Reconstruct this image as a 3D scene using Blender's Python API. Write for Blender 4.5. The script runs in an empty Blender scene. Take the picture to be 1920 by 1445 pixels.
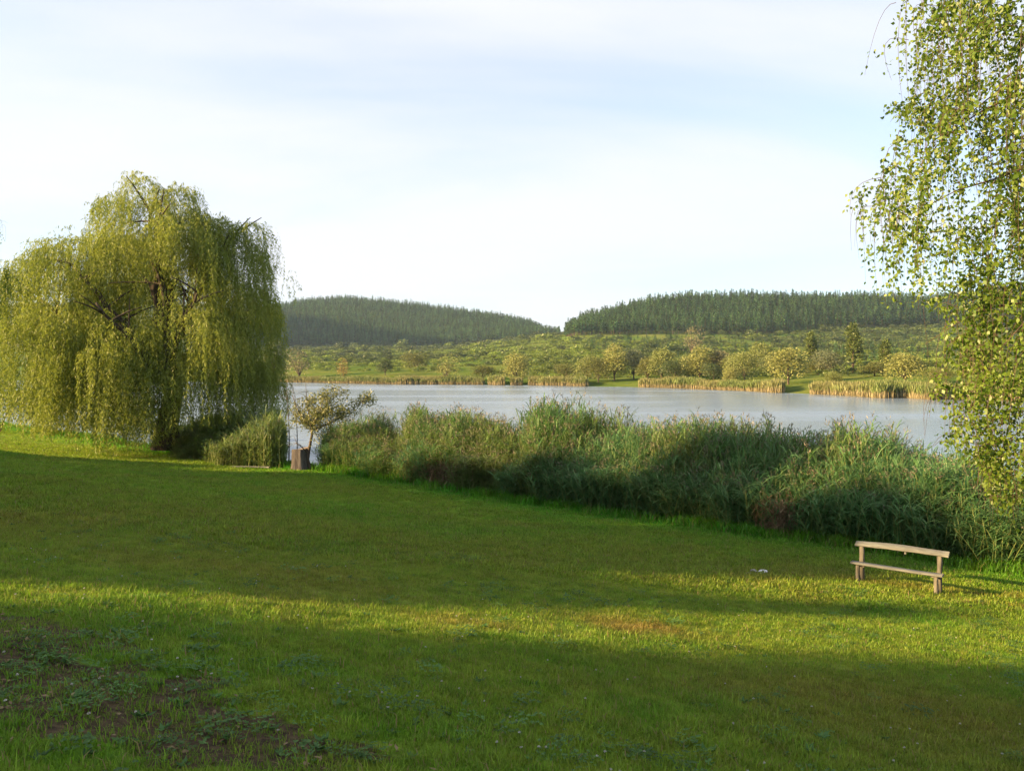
import bpy, math
import numpy as np

# ------------------------------------------------------------------ camera, sky, sun
sc = bpy.context.scene
COL = sc.collection
rad = math.radians
F = 1507.0            # focal length in photograph pixels (1920 wide)
HOR = 693.0           # horizon row
CAMZ = 5.2            # eye height above the lake

cam_d = bpy.data.cameras.new('camera')
cam = bpy.data.objects.new('camera', cam_d); COL.objects.link(cam)
cam.location = (0, 0, CAMZ); cam.rotation_euler = (rad(90), 0, 0)
cam_d.sensor_width = 36.0; cam_d.lens = 36.0 * F / 1920.0
cam_d.shift_y = -(722.5 - HOR) / 1920.0
cam_d.clip_start = 0.1; cam_d.clip_end = 9000
sc.camera = cam

SUN_A = rad(17)       # light travels towards +X, turned 17 degrees towards +Y
SUN_EL = rad(17.5)
world = bpy.data.worlds.new('World'); sc.world = world; world.use_nodes = True
nt = world.node_tree; nt.nodes.clear()
def wn(t, **k):
    n = nt.nodes.new(t)
    for a, b in k.items(): setattr(n, a, b)
    return n
out = wn('ShaderNodeOutputWorld'); bg = wn('ShaderNodeBackground'); bg.inputs[1].default_value = 0.081
sky = wn('ShaderNodeTexSky', sky_type='NISHITA', sun_disc=False, sun_elevation=SUN_EL,
         sun_rotation=math.atan2(-math.cos(SUN_A), -math.sin(SUN_A)) % (2 * math.pi),
         altitude=200, air_density=1.0, dust_density=1.6, ozone_density=3.0)
tc = wn('ShaderNodeTexCoord'); sep = wn('ShaderNodeSeparateXYZ')
nt.links.new(tc.outputs['Generated'], sep.inputs[0])
zc = wn('ShaderNodeMath', operation='MAXIMUM'); nt.links.new(sep.outputs[2], zc.inputs[0]); zc.inputs[1].default_value = 0.0
za = wn('ShaderNodeMath', operation='ADD'); nt.links.new(zc.outputs[0], za.inputs[0]); za.inputs[1].default_value = 0.16
dx = wn('ShaderNodeMath', operation='DIVIDE'); nt.links.new(sep.outputs[0], dx.inputs[0]); nt.links.new(za.outputs[0], dx.inputs[1])
dy = wn('ShaderNodeMath', operation='DIVIDE'); nt.links.new(sep.outputs[1], dy.inputs[0]); nt.links.new(za.outputs[0], dy.inputs[1])
cmb = wn('ShaderNodeCombineXYZ'); nt.links.new(dx.outputs[0], cmb.inputs[0]); nt.links.new(dy.outputs[0], cmb.inputs[1])
mp = wn('ShaderNodeMapping'); mp.inputs['Rotation'].default_value = (0, 0, rad(20)); mp.inputs['Scale'].default_value = (0.55, 1.0, 1)
mp.inputs['Location'].default_value = (3.3, 1.2, 0)
nt.links.new(cmb.outputs[0], mp.inputs[0])
n1 = wn('ShaderNodeTexNoise'); n1.inputs['Scale'].default_value = 0.75; n1.inputs['Detail'].default_value = 5; n1.inputs['Roughness'].default_value = 0.5; n1.inputs['Distortion'].default_value = 0.6
nt.links.new(mp.outputs[0], n1.inputs['Vector'])
cr = wn('ShaderNodeMapRange'); cr.interpolation_type = 'SMOOTHSTEP'
cr.inputs['From Min'].default_value = 0.30; cr.inputs['From Max'].default_value = 0.66; cr.inputs['To Min'].default_value = 0.45; cr.inputs['To Max'].default_value = 0.97
nt.links.new(n1.outputs['Fac'], cr.inputs['Value'])
mx = wn('ShaderNodeMix', data_type='RGBA'); nt.links.new(cr.outputs[0], mx.inputs['Factor'])
nt.links.new(sky.outputs[0], mx.inputs['A']); mx.inputs['B'].default_value = (2.88, 2.92, 3.08, 1)
nt.links.new(mx.outputs['Result'], bg.inputs[0]); nt.links.new(bg.outputs[0], out.inputs[0])

sun_d = bpy.data.lights.new('sun', 'SUN'); sun_d.energy = 5.0; sun_d.angle = rad(0.9); sun_d.color = (1.0, 0.67, 0.33)
sun = bpy.data.objects.new('sun', sun_d); COL.objects.link(sun)
from mathutils import Vector
LD = Vector((math.cos(SUN_A) * math.cos(SUN_EL), math.sin(SUN_A) * math.cos(SUN_EL), -math.sin(SUN_EL)))
sun.rotation_euler = LD.to_track_quat('-Z', 'Y').to_euler(); sun.location = (-60, -20, 60)

vs = sc.view_settings
vs.view_transform = 'Standard'; vs.look = 'None'; vs.gamma = 1.0; vs.use_curve_mapping = False
vs.exposure = 2.1
sc.cycles.max_bounces = 5; sc.cycles.diffuse_bounces = 2; sc.cycles.glossy_bounces = 2
sc.cycles.transmission_bounces = 4; sc.cycles.volume_bounces = 0; sc.cycles.transparent_max_bounces = 4

# ------------------------------------------------------------------ helpers
rng = np.random.default_rng(7)
def U(a, b, n=None): return rng.uniform(a, b, n)

def _h(i, j, k, seed):
    n = (i * 374761393 + j * 668265263 + k * 2147483647 + seed * 1274126177) & 0xffffffff
    n = ((n ^ (n >> 13)) * 1274126177) & 0xffffffff
    n = ((n ^ (n >> 15)) * 2246822519) & 0xffffffff
    return ((n ^ (n >> 16)) & 0xffffff) / float(0xffffff)
def noise3(x, y, z, seed=0):
    x, y, z = np.broadcast_arrays(np.asarray(x, float), np.asarray(y, float), np.asarray(z, float))
    i, j, k = np.floor(x).astype(np.int64), np.floor(y).astype(np.int64), np.floor(z).astype(np.int64)
    f = [x - i, y - j, z - k]; f = [t * t * (3 - 2 * t) for t in f]
    r = 0
    for a in (0, 1):
        for b in (0, 1):
            for c in (0, 1):
                w = (f[0] if a else 1 - f[0]) * (f[1] if b else 1 - f[1]) * (f[2] if c else 1 - f[2])
                r = r + w * _h(i + a, j + b, k + c, seed)
    return r
def noise2(x, y, seed=0): return noise3(x, y, 0.37, seed)
def fbm2(x, y, seed=0): return noise2(x, y, seed) * .55 + noise2(np.asarray(x) * 2.1, np.asarray(y) * 2.1, seed + 1) * .3 + noise2(np.asarray(x) * 4.3, np.asarray(y) * 4.3, seed + 2) * .15
def sstep(a, b, x):
    t = np.clip((np.asarray(x, float) - a) / (b - a), 0, 1); return t * t * (3 - 2 * t)
def nrm(v): return v / np.maximum(np.linalg.norm(v, axis=-1, keepdims=True), 1e-9)
def rdir(n): return nrm(rng.normal(size=(n, 3)))

class MB:
    """collects vertices and faces of one mesh (quads / triangles)"""
    def __init__(s): s.v = []; s.q = []; s.t = []; s.a = []; s.qm = []; s.tm = []; s.n = 0
    def add(s, v, q=None, t=None, a=0.5, m=0):
        v = np.asarray(v, float).reshape(-1, 3)
        if q is not None and len(q):
            q = np.asarray(q, np.int64).reshape(-1, 4); s.q.append(q + s.n); s.qm.append(np.full(len(q), m))
        if t is not None and len(t):
            t = np.asarray(t, np.int64).reshape(-1, 3); s.t.append(t + s.n); s.tm.append(np.full(len(t), m))
        s.v.append(v); s.a.append(np.broadcast_to(np.asarray(a, float), (len(v),)).copy()); s.n += len(v)
        return s
    def mesh(s, name, mats, smooth=False, extra=None):
        me = bpy.data.meshes.new(name)
        v = np.concatenate(s.v); q = np.concatenate(s.q) if s.q else np.zeros((0, 4), int); t = np.concatenate(s.t) if s.t else np.zeros((0, 3), int)
        me.vertices.add(len(v)); me.vertices.foreach_set('co', v.astype(np.float32).ravel())
        nl = q.size + t.size; me.loops.add(nl); me.loops.foreach_set('vertex_index', np.concatenate([q.ravel(), t.ravel()]).astype(np.int32))
        nf = len(q) + len(t); me.polygons.add(nf)
        st = np.concatenate([np.arange(len(q)) * 4, q.size + np.arange(len(t)) * 3]).astype(np.int32)
        me.polygons.foreach_set('loop_start', st)
        if smooth: me.polygons.foreach_set('use_smooth', np.ones(nf, bool))
        mi = np.concatenate([np.concatenate(s.qm) if s.qm else np.zeros(0), np.concatenate(s.tm) if s.tm else np.zeros(0)]).astype(np.int32)
        for m in (mats if isinstance(mats, (list, tuple)) else [mats]): me.materials.append(m)
        me.polygons.foreach_set('material_index', mi)
        at = me.attributes.new('v', 'FLOAT', 'POINT'); at.data.foreach_set('value', np.concatenate(s.a).astype(np.float32))
        for k, val in (extra or {}).items():
            at = me.attributes.new(k, 'FLOAT', 'POINT'); at.data.foreach_set('value', np.asarray(val, np.float32))
        me.update(calc_edges=True); me.validate()
        return me
    def obj(s, name, mats, parent=None, smooth=False, extra=None, link=True):
        o = bpy.data.objects.new(name, s.mesh(name, mats, smooth, extra))
        if link: COL.objects.link(o)
        if parent is not None: o.parent = parent
        return o

def tag(o, label=None, cat=None, group=None, kind=None):
    if label: o['label'] = label
    if cat: o['category'] = cat
    if group: o['group'] = group
    if kind: o['kind'] = kind
    return o
def thing(name, loc, label, cat, group=None, rz=0, scale=1):
    o = bpy.data.objects.new(name, None); COL.objects.link(o)
    o.location = loc; o.rotation_euler = (0, 0, rz)
    o.scale = (scale,) * 3 if np.isscalar(scale) else scale
    o.empty_display_size = 0.3
    return tag(o, label, cat, group)
def copy_thing(root, loc, rz, scale, label, group, color=None):
    r = root.copy(); COL.objects.link(r); r.location = loc; r.rotation_euler = (0, 0, rz)
    r.scale = (scale,) * 3 if np.isscalar(scale) else scale
    tag(r, label, None, group)
    for ch in list(root.children):
        c = ch.copy(); COL.objects.link(c); c.parent = r
        if color is not None and ch.name.startswith('crown'): c.color = color
    return r

def tube(pts, radii, sides=7, cap=True):
    pts = np.asarray(pts, float); n = len(pts); radii = np.broadcast_to(np.asarray(radii, float), (n,))
    T = np.gradient(pts, axis=0); T = nrm(T)
    ref = np.array([1.0, 0.13, 0.07]) if abs(T[:, 2]).mean() > .6 else np.array([0.05, 0.11, 1.0])
    A = nrm(np.cross(T, ref)); B = np.cross(T, A)
    an = np.linspace(0, 2 * np.pi, sides, endpoint=False)
    ring = A[:, None] * np.cos(an)[None, :, None] + B[:, None] * np.sin(an)[None, :, None]
    v = (pts[:, None] + ring * radii[:, None, None]).reshape(-1, 3)
    q = []; 
    for i in range(n - 1):
        for k in range(sides):
            k2 = (k + 1) % sides; q.append((i * sides + k, i * sides + k2, (i + 1) * sides + k2, (i + 1) * sides + k))
    t = []
    if cap:
        v = np.vstack([v, pts[-1] + T[-1] * radii[-1] * .2]); e = n * sides
        t = [((n - 1) * sides + k, (n - 1) * sides + (k + 1) % sides, e) for k in range(sides)]
    return v, q, t
def bez(p0, p1, p2, n=8):
    t = np.linspace(0, 1, n)[:, None]; p0, p1, p2 = map(np.asarray, (p0, p1, p2))
    return (1 - t) ** 2 * p0 + 2 * t * (1 - t) * p1 + t * t * p2

def leaf_quads(C, D, N, L, W, fold=0.0):
    D = nrm(D); S = nrm(np.cross(D, N)); N2 = np.cross(S, D); n = len(C)
    L = np.broadcast_to(L, (n,))[:, None]; W = np.broadcast_to(W, (n,))[:, None]
    v = np.stack([C, C + D * L * .42 + S * W * .5 + N2 * W * fold, C + D * L, C + D * L * .42 - S * W * .5 + N2 * W * fold], 1)
    q = np.arange(4 * n).reshape(n, 4)
    return v.reshape(-1, 3), q

# ---- materials
def mat(name): 
    m = bpy.data.materials.new(name); m.use_nodes = True; m.node_tree.nodes.clear(); return m, m.node_tree
class G:
    def __init__(s, tree): s.t = tree
    def n(s, typ, ins=None, **k):
        n = s.t.nodes.new(typ)
        for a, b in k.items(): setattr(n, a, b)
        for a, b in (ins or {}).items():
            if hasattr(b, 'is_output'): s.t.links.new(b, n.inputs[a])
            else: n.inputs[a].default_value = b
        return n
    def math(s, op, a, b=0.0, clamp=False): return s.n('ShaderNodeMath', {0: a, 1: b}, operation=op, use_clamp=clamp).outputs[0]
    def mix(s, f, a, b, blend='MIX'):
        c = lambda v: (*v, 1) if isinstance(v, tuple) and len(v) == 3 else v
        return s.n('ShaderNodeMix', {'Factor': f, 'A': c(a), 'B': c(b)}, data_type='RGBA', blend_type=blend).outputs['Result']
    def noise(s, scale, detail=3, rough=.55, vec=None, dist=0.0):
        i = {'Scale': scale, 'Detail': detail, 'Roughness': rough, 'Distortion': dist}
        if vec is not None: i['Vector'] = vec
        return s.n('ShaderNodeTexNoise', i).outputs['Fac']
    def rng(s, v, a, b, c=0.0, d=1.0, smooth=True):
        return s.n('ShaderNodeMapRange', {'Value': v, 'From Min': a, 'From Max': b, 'To Min': c, 'To Max': d}, interpolation_type='SMOOTHSTEP' if smooth else 'LINEAR').outputs[0]
    def attr(s, name, typ='GEOMETRY'): return s.n('ShaderNodeAttribute', attribute_name=name, attribute_type=typ)
def leaf_shader(g, col, trans=.35, gloss=.06, rough=.5, tcol=None):
    d = g.n('ShaderNodeBsdfDiffuse', {'Color': col}).outputs[0]
    tr = g.n('ShaderNodeBsdfTranslucent', {'Color': tcol or col}).outputs[0]
    m = g.n('ShaderNodeMixShader', {0: trans, 1: d, 2: tr}).outputs[0]
    gl = g.n('ShaderNodeBsdfGlossy', {'Color': (1, 1, 1, 1), 'Roughness': rough}).outputs[0]
    m = g.n('ShaderNodeMixShader', {0: gloss, 1: m, 2: gl}).outputs[0]
    g.n('ShaderNodeOutputMaterial', {0: m})
def foliage(name, c1, c2, trans=.35, gloss=.05, rnd=.35, objcol=False, patch=None):
    m, t = mat(name); g = G(t)
    v = g.attr('v').outputs['Fac']
    col = g.mix(v, c1, c2)
    oi = g.n('ShaderNodeObjectInfo')
    if rnd:
        k = g.rng(oi.outputs['Random'], 0, 1, 1 - rnd, 1 + rnd, False)
        col = g.n('ShaderNodeVectorMath', {0: col, 3: k}, operation='SCALE').outputs[0]
    if objcol: col = g.mix(1.0, col, oi.outputs['Color'], 'MULTIPLY')
    if patch:   # large natural colour patches over the stand
        p = g.n('ShaderNodeNewGeometry').outputs['Position']
        f = g.rng(g.noise(patch[0], 3, .6, p), .4, .62)
        col = g.mix(g.math('MULTIPLY', f, patch[2]), col, patch[1])
    leaf_shader(g, col, trans, gloss)
    return m
def bark(name, c1, c2, scale=9, bump=.6, zst=.25):
    m, t = mat(name); g = G(t)
    tcn = g.n('ShaderNodeTexCoord').outputs['Object']
    mpn = g.n('ShaderNodeMapping', {0: tcn, 'Scale': (1, 1, zst)}).outputs[0]
    f = g.noise(scale, 6, .65, mpn)
    col = g.mix(g.rng(f, .35, .65), c1, c2)
    b = g.n('ShaderNodeBump', {'Height': f, 'Strength': bump, 'Distance': .05}).outputs[0]
    p = g.n('ShaderNodeBsdfPrincipled', {'Base Color': col, 'Roughness': .9, 'Normal': b, 'Specular IOR Level': .2})
    g.n('ShaderNodeOutputMaterial', {0: p.outputs[0]}); return m

# ---- scattering of "stuff" by geometry nodes on a cloud of points
def scatter_group(coll):
    ng = bpy.data.node_groups.new('scatter', 'GeometryNodeTree')
    ng.interface.new_socket(name='Geometry', in_out='INPUT', socket_type='NodeSocketGeometry')
    ng.interface.new_socket(name='Geometry', in_out='OUTPUT', socket_type='NodeSocketGeometry')
    N = ng.nodes; L = ng.links
    gi, go = N.new('NodeGroupInput'), N.new('NodeGroupOutput')
    ci = N.new('GeometryNodeCollectionInfo'); ci.inputs['Collection'].default_value = coll
    ci.inputs['Separate Children'].default_value = True; ci.inputs['Reset Children'].default_value = True
    ip = N.new('GeometryNodeInstanceOnPoints'); ip.inputs['Pick Instance'].default_value = True
    def na(name, typ):
        n = N.new('GeometryNodeInputNamedAttribute'); n.data_type = typ; n.inputs['Name'].default_value = name; return n.outputs['Attribute']
    L.new(gi.outputs[0], ip.inputs['Points']); L.new(ci.outputs[0], ip.inputs['Instance'])
    L.new(na('idx', 'INT'), ip.inputs['Instance Index']); L.new(na('rot', 'FLOAT_VECTOR'), ip.inputs['Rotation']); L.new(na('scl', 'FLOAT_VECTOR'), ip.inputs['Scale'])
    L.new(ip.outputs[0], go.inputs[0])
    return ng
def scatter(name, P, protos, idx, rot, scl, extra=None):
    """protos: list of prototype objects (kept out of the scene)"""
    coll = bpy.data.collections.new(name + '_kinds')
    for i, o in enumerate(protos):
        o.name = '%s_%02d' % (name, i); coll.objects.link(o)
    me = bpy.data.meshes.new(name); n = len(P)
    me.vertices.add(n); me.vertices.foreach_set('co', np.asarray(P, np.float32).ravel())
    a = me.attributes.new('idx', 'INT', 'POINT'); a.data.foreach_set('value', np.asarray(idx, np.int32))
    a = me.attributes.new('rot', 'FLOAT_VECTOR', 'POINT'); a.data.foreach_set('vector', np.asarray(rot, np.float32).ravel())
    a = me.attributes.new('scl', 'FLOAT_VECTOR', 'POINT'); a.data.foreach_set('vector', np.asarray(scl, np.float32).ravel())
    for k, v in (extra or {}).items():
        a = me.attributes.new(k, 'FLOAT', 'POINT'); a.data.foreach_set('value', np.asarray(v, np.float32))
    o = bpy.data.objects.new(name, me); COL.objects.link(o)
    md = o.modifiers.new('scatter', 'NODES'); md.node_group = scatter_group(coll)
    o['kind'] = 'stuff'
    return o
def rotz(n, tilt=.0): return np.stack([rng.normal(0, tilt, n) if tilt else np.zeros(n), rng.normal(0, tilt, n) if tilt else np.zeros(n), U(0, 6.283, n)], 1)

# ------------------------------------------------------------------ near bank
def shore_s(x, y): return 22.9 - .66 * np.asarray(x, float) - .75 * np.asarray(y, float) + (fbm2(np.asarray(x) * .16, np.asarray(y) * .16, 3) - .5) * 1.8
def zlawn(x, y):
    s = shore_s(x, y)
    up = 0.4 + 3.2 * (np.clip(s, 0, 26) / 22.9) ** 1.6 + np.clip(s - 26, 0, 20) * .12 + np.clip(s - 46, 0, 400) * .03
    dn = np.where(s < 0, np.maximum(.4 + s * .28, -1.2), 0)
    z = np.where(s < 0, dn, up)
    return z + (fbm2(np.asarray(x) * .5, np.asarray(y) * .5, 11) - .5) * .16 * sstep(-1, 2, s)
def ray_lawn(u, v):
    """where the sight line through photograph pixel (u, v) meets the lawn"""
    Y = np.linspace(3, 90, 4000); X = (u - 960) / F * Y; z = CAMZ + (HOR - v) / F * Y
    i = np.argmax(z <= zlawn(X, Y)); return float(X[i]), float(Y[i])
def gauss(x, y, cx, cy, rx, ry, a=0):
    c, s = math.cos(a), math.sin(a); dx, dy = x - cx, y - cy
    return np.exp(-(((dx * c + dy * s) / rx) ** 2 + ((-dx * s + dy * c) / ry) ** 2))
def cover(x, y):
    """bare soil, dry grass (with the painted bench shadow) and lush grass masks on the lawn"""
    x = np.asarray(x, float); y = np.asarray(y, float); s = shore_s(x, y)
    nz = fbm2(x * 1.5, y * 1.5, 21); n2 = fbm2(x * .35, y * .35, 31); n3 = fbm2(x * 4, y * 4, 41)
    d = 1.15 * gauss(x, y, -2.7, 5.0, 1.5, 1.1) + gauss(x, y, -4.0, 6.3, 1.1, .8) + .95 * gauss(x, y, -1.4, 4.6, .9, .4) + .55 * gauss(x, y, 2.6, 5.6, .9, .6)
    dirt = sstep(.45, .85, d * (0.58 + nz * .55 + (n3 - .5) * 1.3))
    dry = .9 * gauss(x, y, 1.55, 10.5, .9, .55) + .5 * gauss(x, y, -.6, 9.4, .8, .4) + .5 * gauss(x, y, 3.5, 7.5, 2.2, 1.6) + .3 * gauss(x, y, -5, 16, 6, 5) + .2 * gauss(x, y, 3, 17, 4, 3) + .6 * gauss(x, y, 11, 16.2, 3, .25, -.2) + .6 * gauss(x, y, 10.4, 15.3, 3, .2, -.2)  # last two thin streaks paint the bench's cast shadow in the dry colour
    dry = np.clip(dry * (.4 + n3 * 1.2) + sstep(.5, .75, n2) * .32 * sstep(2, 5, s), 0, 1)
    lush = sstep(3.4, .6, s) * (1 - .5 * n2) + .35 * sstep(.52, .7, fbm2(x * .6, y * .6, 55))
    return dirt, dry, np.clip(lush, 0, 1)
def grass_colour(g, src):
    dirt, dry, lush = (g.attr(k, src).outputs['Fac'] for k in ('dirt', 'dry', 'lush'))
    p = g.n('ShaderNodeNewGeometry').outputs['Position']
    a = g.rng(g.noise(3.1, 4, .65, p), .32, .68)
    c = g.mix(a, (.122, .232, .013), (.195, .272, .024))
    c = g.mix(lush, c, (.060, .245, .009))
    c = g.mix(dry, c, (.220, .170, .034))
    return g, c, dirt, p, a

m_lawn, t = mat('lawn_ground'); g = G(t)
_, c, dirt, p, a = grass_colour(g, 'GEOMETRY')
soil = g.mix(g.rng(g.noise(14, 5, .7, p), .35, .65), (.048, .034, .020), (.120, .085, .045))
c = g.n('ShaderNodeVectorMath', {0: c, 3: .95}, operation='SCALE').outputs[0]
c = g.mix(g.rng(g.math('ADD', g.math('MULTIPLY', dirt, .8), g.math('MULTIPLY', g.noise(22, 4, .7, p), .5)), .5, .8), c, soil)
h = g.noise(26, 6, .75, p)
bmp = g.n('ShaderNodeBump', {'Height': h, 'Strength': .8, 'Distance': .06}).outputs[0]
pb = g.n('ShaderNodeBsdfPrincipled', {'Base Color': c, 'Roughness': .95, 'Specular IOR Level': .1, 'Normal': bmp})
g.n('ShaderNodeOutputMaterial', {0: pb.outputs[0]})

def warp(a, b, c, n, k):
    t = np.linspace(-1, 1, n); w = np.sinh(t * k) / math.sinh(k)
    return np.where(w < 0, c + w * (c - a), c + w * (b - c))
gx = warp(-170, 170, 0, 330, 4.2); gy = warp(-110, 190, 9, 330, 3.6)
XX, YY = np.meshgrid(gx, gy); ZZ = zlawn(XX, YY)
V = np.stack([XX, YY, ZZ], -1).reshape(-1, 3); nx = len(gx); ny = len(gy)
ii, jj = np.meshgrid(np.arange(nx - 1), np.arange(ny - 1)); b0 = (jj * nx + ii).ravel()
Q = np.stack([b0, b0 + 1, b0 + nx + 1, b0 + nx], 1)
dm, dr, lu = cover(V[:, 0], V[:, 1])
tag(MB().add(V, Q).obj('lawn', m_lawn, smooth=True, extra={'dirt': dm, 'dry': dr, 'lush': lu}), 'sloping mown lawn running down to the lake', 'lawn', kind='structure')

# ------------------------------------------------------------------ lake
m_w, t = mat('lake_water'); g = G(t)
p = g.n('ShaderNodeNewGeometry').outputs['Position']
mpn = g.n('ShaderNodeMapping', {0: p, 'Scale': (.35, 1.0, 1)}).outputs[0]
w1 = g.noise(1.6, 4, .6, mpn); w2 = g.noise(.22, 3, .6, mpn)
patch = g.rng(g.noise(.018, 4, .6, g.n('ShaderNodeMapping', {0: p, 'Scale': (.5, 1.6, 1), 'Location': (4, 9, 0)}).outputs[0]), .42, .66)
hh = g.math('ADD', g.math('MULTIPLY', w1, .6), g.math('MULTIPLY', w2, .9))
bmp = g.n('ShaderNodeBump', {'Height': hh, 'Strength': g.rng(patch, 0, 1, .22, .6), 'Distance': .12}).outputs[0]
pb = g.n('ShaderNodeBsdfPrincipled', {'Base Color': (.15, .205, .26, 1), 'Roughness': g.rng(patch, 0, 1, .17, .30), 'IOR': 1.33, 'Normal': bmp})
g.n('ShaderNodeOutputMaterial', {0: pb.outputs[0]})
tag(MB().add([(-3400, -200, 0), (3500, -200, 0), (3500, 3000, 0), (-3400, 3000, 0)], [(0, 1, 2, 3)]).obj('lake', m_w), 'calm grey lake with rippled patches', 'lake', kind='structure')

# ------------------------------------------------------------------ far bank and hills
SU = [-2500, -900, 0, 530, 700, 1000, 1300, 1500, 1650, 1790, 2100, 2700, 4500]
SY = [300, 380, 390, 335, 292, 268, 222, 174, 151, 143, 132, 120, 110]
def shoreY(u): return np.interp(u, SU, SY) + (noise2(np.asarray(u) * .02, 0 * np.asarray(u), 77) - .5) * 10
def zat(py, Y): return CAMZ + (HOR - py) * Y / F
def hump(Y, y0, y1, y2, y3):
    return np.where(Y < y1, sstep(y0, y1, Y) * .5 + .5 * np.clip((Y - y0) / (y1 - y0), 0, 1), 1 - .8 * sstep(y2, y3, Y))
LU = [-1500, -300, 0, 300, 430, 470, 520, 560, 650, 750, 850, 940, 1000, 1020, 1035, 1060]
LP = [560, 575, 582, 590, 596, 594, 584, 574, 568, 578, 590, 602, 615, 630, 660, 700]
RU = [1040, 1056, 1066, 1090, 1150, 1220, 1300, 1400, 1650, 1750, 1810, 2000, 2600, 4500]
RP = [720, 690, 632, 613, 596, 577, 569, 570, 571, 576, 566, 545, 560, 560]
def zfar(u, Y):
    u = np.asarray(u, float); Y = np.asarray(Y, float); ys = shoreY(u); t = Y - ys
    k = sstep(780, 1120, u)
    def lerp(a, b): return a + (b - a) * k
    z450 = lerp(zat(686, 450), zat(674, 450)); z650 = lerp(zat(672, 650), zat(650, 650)); z850 = lerp(zat(662, 850), zat(632, 850))
    z1300 = lerp(zat(654, 1300), zat(630, 1300)); z2200 = lerp(zat(634, 2200), zat(628, 2200))
    b = np.where(t < 15, .15 + 1.4 * sstep(0, 15, t), np.where(t < 50, 1.55 + (t - 15) / 35 * 1.9, 0))
    y0 = ys + 50
    far = np.where(Y < 450, 3.45 + (z450 - 3.45) * np.clip((Y - y0) / np.maximum(450 - y0, 1), 0, 1),
          np.where(Y < 650, z450 + (z650 - z450) * (Y - 450) / 200, np.where(Y < 850, z650 + (z850 - z650) * (Y - 650) / 200,
          np.where(Y < 1300, z850 + (z1300 - z850) * (Y - 850) / 450, z1300 + (z2200 - z1300) * (Y - 1300) / 900))))
    b = np.where(t < 50, b, far); b = np.where(t < 0, np.maximum(.15 + t * .2, -1.5), b)
    X = (u - 960) / F * Y
    b = b + (fbm2(X * .02, Y * .02, 5) - .5) * 5 * sstep(40, 200, t)
    hl = zat(np.interp(u, LU, LP), 1620) ; hL = z1300 + (hl - z1300) * hump(Y, 1230, 1620, 1700, 2300)
    hr = zat(np.interp(u, RU, RP), 1050) ; hR = z850 + (hr - z850) * hump(Y, 800, 1050, 1250, 1700)
    # unseen spur behind the willow, added to shade the lower left hill
    sp = 178 * sstep(150, 40, np.abs(u - 235)) * sstep(950, 1120, Y) * sstep(1560, 1380, Y)
    z = np.maximum(b, np.where((Y > 1230) & (u < 1060), hL, -9)); z = np.maximum(z, np.where((Y > 800) & (u > 1045), hR, -9)); z = np.maximum(z, np.where(sp > 8, sp, -9))
    return z
uu = np.concatenate([np.linspace(-700, -100, 40), np.linspace(-80, 1030, 160), np.linspace(1034, 1130, 40), np.linspace(1136, 2000, 130), np.linspace(2020, 2700, 40)])
tt = np.concatenate([np.linspace(0, 60, 26), np.geomspace(70, 2500, 150)])
UU, TT = np.meshgrid(uu, tt); YS = shoreY(UU) - 8; YYf = YS + TT
ZF = zfar(UU, YYf); XF = (UU - 960) / F * YYf
m_far, t = mat('far_meadow'); g = G(t)
p = g.n('ShaderNodeNewGeometry').outputs['Position']
c = g.mix(g.rng(g.noise(.03, 5, .6, p), .35, .65), (.07, .12, .022), (.125, .145, .035))
c = g.mix(g.rng(g.noise(.2, 5, .7, p), .45, .7), c, (.05, .085, .02))
pb = g.n('ShaderNodeBsdfPrincipled', {'Base Color': c, 'Roughness': 1.0, 'Specular IOR Level': 0.0})
g.n('ShaderNodeOutputMaterial', {0: pb.outputs[0]})
nx = len(uu); ny = len(tt); ii, jj = np.meshgrid(np.arange(nx - 1), np.arange(ny - 1)); b0 = (jj * nx + ii).ravel()
tag(MB().add(np.stack([XF, YYf, ZF], -1).reshape(-1, 3), np.stack([b0, b0 + 1, b0 + nx + 1, b0 + nx], 1)).obj('far_bank_and_hills', m_far, smooth=True),
    'green far bank rising to two wooded hills', 'hills', kind='structure')

# ------------------------------------------------------------------ prototypes for vegetation stuff
def conifer(h, r, n, mats, seed):
    mb = MB(); v, q, t_ = tube([(0, 0, 0), (0, 0, h * .5), (0, 0, h * .98)], [h * .012, h * .009, h * .003], 4); mb.add(v, q, t_, .2, 1)
    z = h * (.24 + .76 * U(0, 1, n) ** .85); f = 1 - (z / h - .24) / .76
    prof = r * np.minimum(f ** .7, 1.0) * np.where(f > .85, 1 - (f - .85) * 3.2, 1)
    a = U(0, 6.28, n); rr = prof * U(.55, 1.05, n)
    C = np.stack([np.cos(a) * rr * .25, np.sin(a) * rr * .25, z], 1)
    D = np.stack([np.cos(a), np.sin(a), U(-.35, .25, n)], 1)
    v, q = leaf_quads(C, D, np.stack([np.cos(a) * .5, np.sin(a) * .5, np.ones(n)], 1) + rdir(n) * .5, rr * .9 + .25, U(.8, 1.5, n) * h / 14, -.2)
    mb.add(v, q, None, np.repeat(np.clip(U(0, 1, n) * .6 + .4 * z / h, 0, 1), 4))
    return mb.obj('conifer', mats, link=False)
def blob_points(lobes, n, shell=.75):
    """points near the surface of a union of ellipsoid lobes; lobes: (cx,cy,cz,rx,ry,rz)"""
    lobes = np.asarray(lobes, float); w = (lobes[:, 3] * lobes[:, 4] * lobes[:, 5]) ** (2 / 3); w /= w.sum()
    k = rng.choice(len(lobes), n, p=w); d = rdir(n); d[:, 2] = np.where(d[:, 2] < -.55, -d[:, 2], d[:, 2])
    r = U(shell, 1.04, n)[:, None]; P = lobes[k, :3] + d * lobes[k, 3:] * r
    return P, d
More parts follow.
